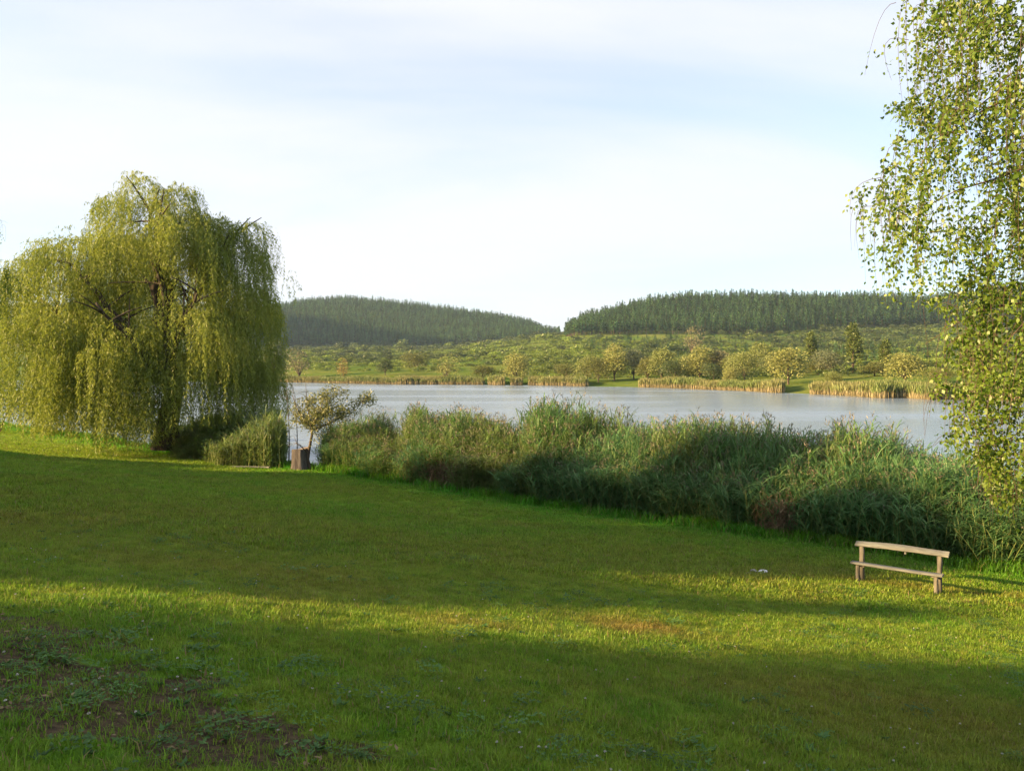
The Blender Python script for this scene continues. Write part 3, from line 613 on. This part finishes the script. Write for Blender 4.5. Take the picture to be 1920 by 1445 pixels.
def lop(a): return .70 + .30 * np.exp(-((((np.asarray(a) - rad(155)) + np.pi) % (2 * np.pi) - np.pi) / rad(50)) ** 2)
SPR = [(U(2.6, H - .6), U(0, 6.28), math.sqrt(U(.08, 1.0))) if k_ < 700 else (U(2.1, 3.7), U(0, 6.28), math.sqrt(U(.5, 1.0))) for k_ in range(760)]
for i in range(760 * 9):
    zt, a, rf = SPR[i // 9]; Rm = float(np.interp(zt, RZ, RR, left=1.9) * lop(a)); r = Rm * rf; zt += rng.normal(0, .16); a += rng.normal(0, .17) / max(r, .3); r += rng.normal(0, .16); o = np.array([math.cos(a), math.sin(a), 0])
    b = o * r + [0, 0, zt]; L = U(.4, 1.0) if U(0, 1) < .6 else U(.9, 1.9)
    if noise3(b[0] * .9, b[1] * .9, b[2] * .8, 23) < .37 + .05 * sstep(.6, 1.0, rf) + .10 * (noise3(b[0] * 2.3, b[1] * 2.3, b[2] * 2, 24) - .5) * 2: continue
    oo = rdir(1)[0]; oo[2] = 0; e = b + oo * U(.05, .3) + o * .12 + [0, 0, -L]; m_ = b + oo * .1 + o * U(.1, .4) + [0, 0, U(0, .25)]; s_ = bez(b, m_, e, 7)
    Rs = np.interp(s_[:, 2], RZ, RR, left=0) * lop(a); ok = np.hypot(s_[:, 0], s_[:, 1]) < Rs + .1; ne = 7 if ok.all() else int(np.argmin(ok))
    if ne < 3: continue
    s_ = s_[:ne]; L = L * ne / 7; v, q, t_ = tube(s_, np.linspace(.004, .0015, ne), 3, False); bl.add(v, q)
    n = int(L / .027) + 4; tv = np.sort(U(.02, 1, n)); fi = tv * (ne - 1); j = np.minimum(fi.astype(int), ne - 2); C = s_[j] + (s_[j + 1] - s_[j]) * (fi - j)[:, None] + rng.normal(0, .03, (n, 3)); LC.append(C); LT.append(np.full(n, U(0, 1)))
C = np.concatenate(LC); T = np.concatenate(LT); R_ = np.hypot(C[:, 0], C[:, 1]); an = np.arctan2(C[:, 1], C[:, 0])
k = (R_ < np.interp(C[:, 2], RZ, RR, left=0, right=0) * lop(an) + (noise3(np.cos(an) * 3, np.sin(an) * 3, C[:, 2] * 2, 4) - .5) * .35)
C = C[k]; T = T[k]; n = len(C); print('birch leaves', n)
v, q = leaf_quads(C, rdir(n) * .8 + np.array([0, 0, -.75]), rdir(n), U(.038, .064, n), U(.028, .044, n), .14)
lv.add(v, q, None, np.clip(T * .45 + U(0, .55, n), 0, 1).repeat(4)); bl.obj('branches', m_twig, bir); lv.obj('crown', m_bir, bir)
b2 = copy_thing(bir, (-15.0, 19.0, float(zlawn(-15.0, 19.0))), rad(205), .86, 'shaded birch whose drooping twig just enters at the left edge', None)

# ------------------------------------------------------------------ trees past the left edge, whose shade lies on the lawn
def tree_mesh(h, w, n, leaf, m, lobes=16, low=.10, trunk=.22):
    """broadleaf tree: trunk mesh builder and crown mesh builder"""
    tb = MB(); v, q, t_ = tube([(0, 0, -.3), (.05, 0, h * .2), (-.05, .1, h * .5), (0, 0, h * .85)], [trunk * 1.3, trunk, trunk * .7, trunk * .15], 9); tb.add(v, q, t_)
    L = [(0, 0, h * .52, w * .34, w * .34, h * .42)]
    for i in range(lobes):
        a = i * 2.4 + U(-.3, .3); zz = h * U(low + .14, .80); env = w * .5 * math.sqrt(max(.08, 1 - ((zz / h - .42) / .60) ** 2)); s = U(.17, .26) * w; rr = max(env - s, 0) * U(.75, 1.05)
        c0 = (math.cos(a) * rr, math.sin(a) * rr, zz); L.append((*c0, s, s, s * .85)); v, q, t_ = tube(bez((0, 0, zz * .55), (c0[0] * .4, c0[1] * .4, zz * .75), c0, 5), np.linspace(trunk * .4, .03, 5), 5); tb.add(v, q, t_)
    P, d = blob_points(L, n, .45); cl = noise3(P[:, 0] * 5 / w, P[:, 1] * 5 / w, P[:, 2] * 5 / w, 8); k = (cl > .3) & (P[:, 2] > h * low * .6); P, d, cl = P[k], d[k], cl[k]; n = len(P)
    v, q = leaf_quads(P, d + rdir(n), nrm(d + rdir(n)), U(.6, 1.2, n) * leaf, U(.45, .8, n) * leaf, -.1); cb = MB(); cb.add(v, q, None, np.clip(cl + U(-.25, .25, n), 0, 1).repeat(4)); return tb, cb
m_tree = foliage('broadleaf', (.035, .065, .015), (.08, .11, .025), .3, .04, 0)
ca, sa = math.cos(SUN_A), math.sin(SUN_A)
def pq(p_, q_): return q_ * ca - p_ * sa, q_ * sa + p_ * ca
shade = [(-13, -37, 17.5, 13), (-5, -38, 17.4, 13), (3.2, -37, 17.5, 13.8), (12.7, -37, 15.6, 8.6), (11.7, -36, 16.3, 2.6), (17.9, -37, 18.5, 10.6), (25, -38, 17.5, 12), (31.3, -37, 16.1, 10), (35, -37, 14.0, 9), (40, -38, 11.6, 8)]
first = None
for i, (p_, q_, top, w) in enumerate(shade):
    x, y = pq(p_, q_); z = float(zlawn(x, y)); h = top - z
    lab = 'leafy tree standing past the left edge, shading the lawn'
    if first is None:
        first = thing('broadleaf_tree', (x, y, z), lab, 'tree', 'trees past the left edge'); tb, cb = tree_mesh(10, 10, 30000, .40, m_tree, 22, .03); tb.obj('trunk', m_bark_d, first, True); cb.obj('crown', m_tree, first); first.scale = (w / 10, w / 10, h / 10)
    else: copy_thing(first, (x, y, z), i * 1.7, (w / 10, w / 10, h / 10), lab, 'trees past the left edge')

# shrubs at the foot of the lawn, left edge
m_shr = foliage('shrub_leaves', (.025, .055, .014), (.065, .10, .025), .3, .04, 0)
m_shr_lit = foliage('pale_shrub_leaves', (.10, .19, .035), (.22, .30, .07), .45, .02, 0)  # leaf colour lightened so shrubs in the willow's shadow look lit
def shrub_at(px, Y, h, w, label, n=2600, m=m_shr, leaf=.26):
    x = (px - 960) / F * Y; r = thing('shrub', (x, Y, float(zlawn(x, Y))), label, 'shrub', 'shrubs by the weeping willow'); bush(h, w, n, leaf, m, 12, .04).obj('foliage', m, r)
    mb = MB()
    for k in range(5):
        d = rdir(1)[0]; e = np.array([d[0] * w * .25, d[1] * w * .25, h * .6]); v, q, t_ = tube(bez((0, 0, -.1), (e[0] * .2, e[1] * .2, h * .3), e, 5), np.linspace(.05, .015, 5), 5); mb.add(v, q, t_)
    mb.obj('stem', m_bark_d, r)
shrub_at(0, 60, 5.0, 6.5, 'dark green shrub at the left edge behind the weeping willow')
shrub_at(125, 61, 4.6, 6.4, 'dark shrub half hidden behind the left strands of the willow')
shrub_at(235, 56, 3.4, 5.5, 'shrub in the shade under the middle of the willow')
shrub_at(405, 43.0, 1.7, 2.6, 'low leafy shrub at the right foot of the willow', 2600, m_shr_lit, .18)
shrub_at(492, 43.6, 1.7, 2.4, 'dense shrub just left of the stump', 2600, m_shr_lit, .18)

# ------------------------------------------------------------------ stump with the leaning young willow behind it
sx, sy = ray_lawn(563, 881); sz = float(zlawn(sx, sy))
m_st = bark('stump_bark', (.035, .030, .028), (.11, .10, .092), 7, 1.0, .15); m_cut = bark('cut_wood', (.16, .13, .10), (.26, .22, .17), 14, .3, 1)
st = thing('tree_stump', (sx, sy, sz), 'thick grey tree stump at the water edge beside the reeds', 'stump')
kS = sy / F; rs = 15.5 * kS; hs = 40 * kS
mb = MB(); an = np.linspace(0, 2 * np.pi, 22, endpoint=False); prof = [(-.25, 1.35), (.0, 1.22), (.12, 1.06), (.4, 1.0), (.75, .98), (1.0, .97)]
vv = [];
for hz, pr in prof:
    r = rs * pr * (1 + .07 * np.sin(an * 5 + 1) + .04 * np.sin(an * 9)) ; vv.append(np.stack([np.cos(an) * r, np.sin(an) * r, np.full(22, hz * hs) + (np.sin(an * 2) * .03 + .05 * np.cos(an)) * (hz > .9)], 1))
q = [(i * 22 + k, i * 22 + (k + 1) % 22, (i + 1) * 22 + (k + 1) % 22, (i + 1) * 22 + k) for i in range(len(prof) - 1) for k in range(22)]; mb.add(np.concatenate(vv), q); mb.obj('bark', m_st, st)
mb = MB(); top = vv[-1] * [.985, .985, 1]; mb.add(np.vstack([top, [[0, 0, hs * .985]]]), None, [(k, (k + 1) % 22, 22) for k in range(22)]); mb.obj('cut_face', m_cut, st)

lx, ly = ray_lawn(583, 882); lz = float(zlawn(lx, ly)); kL = ly / F
def lp(px, py, dy=0.): return np.array([(px - 960) * kL - lx, dy, CAMZ + (HOR - py) * kL - lz])
m_yw = foliage('young_willow_leaves', (.10, .125, .03), (.22, .23, .07), .4, .04, 0)
yw = thing('young_willow', (lx, ly, lz), 'thin leaning young willow with sparse yellowish leaves behind the stump', 'tree')
mb = MB(); v, q, t_ = tube([lp(584, 888), lp(577, 862), lp(580, 840), lp(585, 815), lp(583, 795)], [.11, .08, .07, .06, .05], 7); mb.add(v, q, t_); mb.obj('trunk', m_bark_d, yw, True)
mb = MB(); tips = [((584, 808), (610, 800), (648, 768)), ((583, 800), (600, 770), (640, 735)), ((584, 800), (575, 770), (571, 722)), ((578, 850), (570, 838), (560, 828)), ((583, 796), (600, 785), (612, 745)), ((584, 806), (630, 795), (690, 745)), ((583, 798), (560, 785), (545, 740)), ((584, 800), (560, 790), (540, 770))]
YP = []
for a_, b_, c_ in tips:
    dy = U(-.5, .6); cc = bez(lp(*a_), lp(*b_, dy * .5), lp(*c_, dy), 8); v, q, t_ = tube(cc, np.linspace(.04, .01, 8), 5); mb.add(v, q, t_)
    for k in range(9):
        i = rng.integers(2, 8); d = rdir(1)[0] * [1, 1, .7]; e = cc[i] + d * U(.3, .8); s_ = bez(cc[i], cc[i] + d * .2 + [0, 0, .15], e, 5); v, q, t_ = tube(s_, np.linspace(.012, .004, 5), 3); mb.add(v, q, t_); 
        if c_[1] < 820 and not ((c_[1] < 730 or c_[0] < 550) and i > 4): YP.append(s_[rng.integers(1, 5, 110)] + rng.normal(0, .15, (110, 3)))
mb.obj('branches', m_bark_d, yw)
C = np.concatenate(YP); n = len(C); v, q = leaf_quads(C, rdir(n) + [0, 0, -.4], rdir(n), U(.10, .19, n), U(.035, .06, n)); mb = MB(); mb.add(v, q, None, U(0, 1, n).repeat(4)); mb.obj('crown', m_yw, yw)
for (px, pb_, pt, lab) in [(541, 800, 728, 'bare thin sapling nearest the willow, against the water'), (556, 800, 738, 'shorter bare sapling between the stump and the willow')]:
    x = (px - 960) / F * 41; z0 = float(zlawn(x, 41)); r = thing('bare_sapling', (x, 41, z0), lab, 'sapling', 'bare saplings by the water'); mb = MB(); ht = CAMZ + (HOR - pt) / F * 41 - z0; c = bez((0, 0, -.1), (.1, .05, ht * .5), (-.12, 0, ht), 8); v, q, t_ = tube(c, np.linspace(.035, .008, 8), 5); mb.add(v, q, t_)
    for k in range(9):
        i = rng.integers(3, 8); d = rdir(1)[0]; d[2] = abs(d[2]) + .5; v, q, t_ = tube([c[i], c[i] + d * U(.2, .55)], [.010, .003], 3); mb.add(v, q, t_)
    mb.obj('stem', m_bark_d, r)

# ------------------------------------------------------------------ bench
m_wood, t = mat('weathered_wood'); g = G(t)
tcn = g.n('ShaderNodeTexCoord').outputs['Object']
f = g.noise(7, 6, .65, g.n('ShaderNodeMapping', {0: tcn, 'Scale': (.6, 9, 9)}).outputs[0]); f2 = g.noise(3, 4, .6, tcn)
c = g.mix(g.rng(f, .3, .7), (.070, .074, .066), (.165, .172, .150)); c = g.mix(g.rng(f2, .5, .8), c, (.10, .098, .08))
b = g.n('ShaderNodeBump', {'Height': f, 'Strength': .5, 'Distance': .012}).outputs[0]
g.n('ShaderNodeOutputMaterial', {0: g.n('ShaderNodeBsdfPrincipled', {'Base Color': c, 'Roughness': .85, 'Normal': b, 'Specular IOR Level': .25}).outputs[0]})
m_post = bark('post_wood', (.05, .047, .040), (.15, .14, .11), 8, .7, .15)
A = np.array([(1616 - 960) / F * 17.3, 17.3]); B = np.array([(1762 - 960) / F * 16.35, 16.35])
mid = (A + B) / 2; bzz = float(zlawn(*mid)); ax = (B - A) / np.linalg.norm(B - A); Lb = np.linalg.norm(B - A); pr = np.array([ax[1], -ax[0]])  # towards the camera side
bench = thing('wooden_bench', (mid[0], mid[1], bzz), 'rough wooden bench with single backrest plank standing before the reeds', 'bench', rz=math.atan2(ax[1], ax[0]))
def plank(L, W, T, seed, n=14, bend=.012, taper=.0):
    xs = np.linspace(-L / 2, L / 2, n); vv = []
    for i, x in enumerate(xs):
        w1 = W * .5 * (1 + .10 * math.sin(seed + x * 4.1) + .05 * math.sin(x * 13 + seed)); w2 = W * .5 * (1 + .08 * math.sin(seed * 2 + x * 5)); z = bend * math.sin(x * 2.2 + seed) ; e = .012
        vv.append([(x, -w1, z - T / 2 + e), (x, -w1 + e, z - T / 2), (x, w2 - e, z - T / 2), (x, w2, z - T / 2 + e), (x, w2, z + T / 2 - e), (x, w2 - e, z + T / 2), (x, -w1 + e, z + T / 2), (x, -w1, z + T / 2 - e)])
    v = np.array(vv).reshape(-1, 3); q = [(i * 8 + k, (i + 1) * 8 + k, (i + 1) * 8 + (k + 1) % 8, i * 8 + (k + 1) % 8) for i in range(n - 1) for k in range(8)]
    c0 = [(0, 1, 2, 3), (0, 3, 4, 7), (7, 4, 5, 6)]; m0 = (n - 1) * 8; q += [x[::-1] for x in c0] + [tuple(m0 + y for y in x) for x in c0]
    return v, q
def loc2(x, y): w = mid + ax * x + (-pr) * y; return float(zlawn(*w)) - bzz
# local axes: x along the bench to the right end, y away from the camera, z up
th, shh = .77, .40
v, q = plank(Lb + .30, .17, .045, 1.3, bend=.024); v = v @ np.array([[1, 0, 0], [0, .88, .47], [0, -.47, .88]]); mb = MB(); mb.add(v + [0.02, 0, th + .02], q); mb.obj('backrest', m_wood, bench)
v, q = plank(Lb + .26, .20, .042, 4.1, bend=.008); mb = MB(); mb.add(v + [-.03, -.19, shh], q); mb.obj('seat', m_wood, bench)
def post(x, y, top, r, lean=0):
    mb = MB(); zb = loc2(x, y) - .12; n = 6; zz = np.linspace(zb, top, n); pts = np.stack([x + lean * (zz - zb) + rng.normal(0, .003, n), y + rng.normal(0, .003, n), zz], 1); v, q, t_ = tube(pts, r * U(.93, 1.05, n), 10); mb.add(v, q, t_); mb.obj('post', m_post, bench)
post(-Lb / 2, 0.0, th - .012, .055); post(Lb / 2, 0.0, th - .012, .05); post(-Lb / 2 - .02, -.22, shh - .022, .045); post(Lb / 2 - .02, -.22, shh - .022, .045)
for xx in (-Lb / 2, Lb / 2):
    v, q = plank(.30, .06, .05, 2); v = v[:, [1, 0, 2]] * [1, 1, 1]; mb = MB(); mb.add(v + [xx + .085 * (-1 if xx > 0 else 1), -.10, shh - .048], [x[::-1] for x in q]); mb.obj('bracket', m_post, bench)
mb = MB(); v, q, t_ = tube([(.12, -.03, th - .075), (.12, -.03, th - .01)], [.022, .026], 7); mb.add(v, q, t_); mb.obj('knot', m_wood, bench)

# ------------------------------------------------------------------ stones, plank
m_stone, t = mat('pale_stone'); g = G(t); tcn = g.n('ShaderNodeTexCoord').outputs['Object']; f = g.noise(9, 6, .6, tcn)
g.n('ShaderNodeOutputMaterial', {0: g.n('ShaderNodeBsdfPrincipled', {'Base Color': g.mix(f, (.38, .37, .36), (.80, .80, .80)), 'Roughness': .85, 'Normal': g.n('ShaderNodeBump', {'Height': f, 'Strength': .5, 'Distance': .02}).outputs[0]}).outputs[0]})
m_stone2 = bark('grey_stone', (.16, .145, .13), (.36, .33, .30), 8, .5, 1)
import bmesh
def stone(px, py, sx_, sy_, sz_, label, m, seed):
    x, y = ray_lawn(px, py); bm = bmesh.new(); bmesh.ops.create_icosphere(bm, subdivisions=3, radius=1)
    for vv_ in bm.verts:
        c = vv_.co; k = .8 + .45 * float(noise3(c.x * 1.6 + seed, c.y * 1.6, c.z * 1.6, 3)); vv_.co = Vector((c.x * sx_ * k, c.y * sy_ * k, max(c.z, -.4) * sz_ * k))
    me = bpy.data.meshes.new('stone'); bm.to_mesh(me); bm.free(); me.materials.append(m); [setattr(p_, 'use_smooth', True) for p_ in me.polygons]
    o = bpy.data.objects.new('stone', me); COL.objects.link(o); o.location = (x, y, float(zlawn(x, y)) + sz_ * .3); tag(o, label, 'stone', 'stones on the lawn')
stone(1431, 1074, .10, .09, .055, 'small white stone lying on the lawn left of the bench', m_stone, 1)
stone(1413, 1073, .09, .08, .05, 'small dull stone on the lawn left of the white one', m_stone2, 4)
stone(1404, 1076, .06, .06, .03, 'tiny flat stone, leftmost of the three on the lawn', m_stone2, 9)
x, y = ray_lawn(468, 878); o = thing('plank', (x, y, float(zlawn(x, y)) + .07), 'bleached plank lying in the sunlit grass left of the stump', 'plank', rz=-.04)
v, q = plank(75 * y / F, .22, .06, 2.2); mb = MB(); mb.add(v, q); mb.obj('board', m_wood, o)

# ------------------------------------------------------------------ trees along the far shore
m_ft = foliage('far_tree_leaves', (.45, .45, .45), (1.0, 1.0, 1.0), .3, .02, 0, objcol=True)
def far_proto(h, w, n, leaf, droop, lobes=11, low=.06):
    r = bpy.data.objects.new('shore_tree', None); mb = MB(); v, q, t_ = tube([(0, 0, -.3), (.1, 0, h * .3), (0, .1, h * .7)], [.22, .17, .05], 6); mb.add(v, q, t_)
    for k in range(6):
        a = k * 1.05; v, q, t_ = tube(bez((0, 0, h * .15), (math.cos(a) * w * .12, math.sin(a) * w * .12, h * .35), (math.cos(a) * w * .28, math.sin(a) * w * .28, h * .66), 5), np.linspace(.12, .03, 5), 4); mb.add(v, q, t_)
    tr_ = mb.obj('trunk', m_bark_d, r, True, link=False); cr_ = bush(h, w, n, leaf, m_ft, lobes, low, droop).obj('crown', m_ft, r, link=False); return (tr_, cr_)
protos = [far_proto(9, 9, 3800, .42, .5, 14), far_proto(9, 8, 3800, .40, .3, 10), far_proto(9, 9.5, 3800, .42, .6, 17), far_proto(9, 2.6, 1200, .5, -.6, 9, .03), far_proto(9, 8, 700, .45, .2, 8, .3)]
gold = (.28, .305, .085, 1); gold2 = (.215, .255, .070, 1); olive = (.17, .19, .05, 1); darkg = (.08, .12, .04, 1); grey = (.17, .20, .10, 1); pink = (.23, .22, .11, 1); pale = (.20, .25, .09, 1); orange = (.33, .24, .06, 1); popl = (.12, .165, .04, 1)
far_list = [  # px, base row, top row, width px, depth, kind, colour, label
    (836, 716, 665, 44, 280, 4, gold, 'thin golden tree on the far shore left of centre'), (968, 718, 661, 54, 275, 0, gold, 'lone round golden tree at the water in the centre of the far shore'),
    (1100, 712, 668, 46, 262, 2, gold2, 'leftmost golden bush of the far shore row right of centre'), (1152, 713, 645, 52, 260, 1, gold, 'tall golden tree second in the far shore row'),
    (1188, 712, 655, 52, 262, 2, grey, 'grey green tree right of the tall golden one on the far shore'), (1240, 712, 652, 56, 250, 0, gold2, 'golden rounded tree above a dark bush on the far shore'),
    (1266, 711, 676, 50, 240, 2, darkg, 'dark green bush low on the far shore'), (1312, 712, 649, 56, 238, 1, gold, 'golden tree in the middle of the far shore row'),
    (1348, 711, 656, 48, 240, 0, pink, 'dull pinkish tree in the far shore row'), (1338, 712, 682, 36, 228, 2, darkg, 'small dark bush between golden trees on the far shore'),
    (1368, 718, 686, 32, 212, 0, gold, 'small bright golden bush at the water edge'), (1396, 718, 660, 52, 215, 2, gold2, 'broad golden bush left of the biggest shore tree'),
    (1424, 708, 642, 58, 250, 1, gold2, 'yellowish tree behind the biggest shore tree'), (1478, 724, 650, 74, 196, 0, gold, 'biggest golden tree standing at the water in the far shore row'),
    (1556, 702, 658, 56, 230, 2, grey, 'grey green rounded tree right of the shore row'), (1562, 718, 696, 38, 185, 1, gold2, 'small low yellow bush near the tan reeds'),
    (1697, 722, 659, 76, 172, 0, gold, 'lone round golden tree on the meadow at right'), (1600, 702, 606, 26, 240, 3, popl, 'tallest narrow poplar on the far slope'),
    (1521, 695, 622, 20, 260, 3, popl, 'narrow poplar left of the tallest one'), (1660, 700, 636, 20, 235, 3, popl, 'narrow poplar behind the lone golden tree'),
    (1297, 668, 612, 38, 480, 4, pink, 'pale sparse tree standing up before the right hill'), (515, 716, 634, 36, 330, 3, pale, 'pale green poplar beside the willow crown'),
    (561, 714, 655, 44, 330, 4, pink, 'brownish sparse tree on the far shore at left'), (645, 714, 672, 24, 300, 4, orange, 'small orange tinted tree at the water on the far left shore'),
    (722, 708, 672, 30, 330, 0, darkg, 'dark green bush at the end of the far meadow strip'), (780, 700, 662, 44, 380, 2, olive, 'olive bush behind the far left shore'), (1205, 700, 664, 40, 300, 2, darkg, 'dark tree behind the golden row'), (1500, 705, 672, 40, 250, 2, darkg, 'dark bush right of the biggest shore tree'),
    (1122, 712, 672, 44, 258, 2, olive, 'olive bush between the two leftmost golden trees of the far row'), (1214, 712, 668, 44, 255, 0, olive, 'rounded olive bush left of the golden tree above the dark bush'), (1290, 711, 664, 40, 245, 1, pale, 'pale green tree between the dark bush and the middle golden tree'), (1372, 710, 664, 46, 236, 2, gold2, 'soft yellow tree behind the small bright bush'),
    (1448, 710, 664, 44, 228, 0, pale, 'pale green tree behind the left flank of the biggest shore tree'), (1534, 706, 676, 44, 236, 1, olive, 'olive bush below the narrow poplar'), (1062, 708, 682, 46, 275, 2, olive, 'low olive bush left of the far shore row'), (905, 712, 684, 46, 290, 0, olive, 'low olive bush left of the lone tree in the centre'), (1640, 712, 678, 48, 205, 1, olive, 'olive bush left of the lone golden tree on the meadow'),
    (1760, 728, 690, 40, 165, 2, olive, 'olive bush at the edge of the right meadow'), (1835, 725, 640, 60, 170, 1, olive, 'olive tree behind the birch twigs at right')]
for i, (px, b_, t_p, w_, Y, kd, colr, lab) in enumerate(far_list):
    Y = max(Y, float(shoreY(px)) + 3); x = (px - 960) / F * Y; z = float(zfar(px, Y)); h = CAMZ + (HOR - t_p) * Y / F - z; w = w_ * Y / F
    base_w = [9, 8, 9.5, 2.6, 8][kd]
    r = thing('shore_tree', (x, Y, z), lab, 'tree', 'trees on the far shore', rz=i * 1.3, scale=(w / base_w * 1.2, w / base_w * 1.2, h / 8.6))
    for o in protos[kd]:
        c = o.copy(); COL.objects.link(c); c.parent = r
        if 'crown' in o.name: c.color = colr

# ------------------------------------------------------------------ haze over the valley
m_hz = bpy.data.materials.new('haze_air'); m_hz.use_nodes = True; t = m_hz.node_tree; t.nodes.clear(); g = G(t)
pv = g.n('ShaderNodeVolumePrincipled', {'Color': (.55, .76, 1.0, 1), 'Density': .000075, 'Anisotropy': .2})
om = g.n('ShaderNodeOutputMaterial'); t.links.new(pv.outputs[0], om.inputs['Volume'])
x0, x1, y0, y1, z0, z1 = -3600, 3700, -260, 3100, -3.2, 260
hv = [(x0, y0, z0), (x1, y0, z0), (x1, y1, z0), (x0, y1, z0), (x0, y0, z1), (x1, y0, z1), (x1, y1, z1), (x0, y1, z1)]
tag(MB().add(hv, [(3, 2, 1, 0), (4, 5, 6, 7), (0, 1, 5, 4), (1, 2, 6, 5), (2, 3, 7, 6), (3, 0, 4, 7)]).obj('haze', m_hz), 'thin evening haze over the valley', 'haze', kind='stuff')
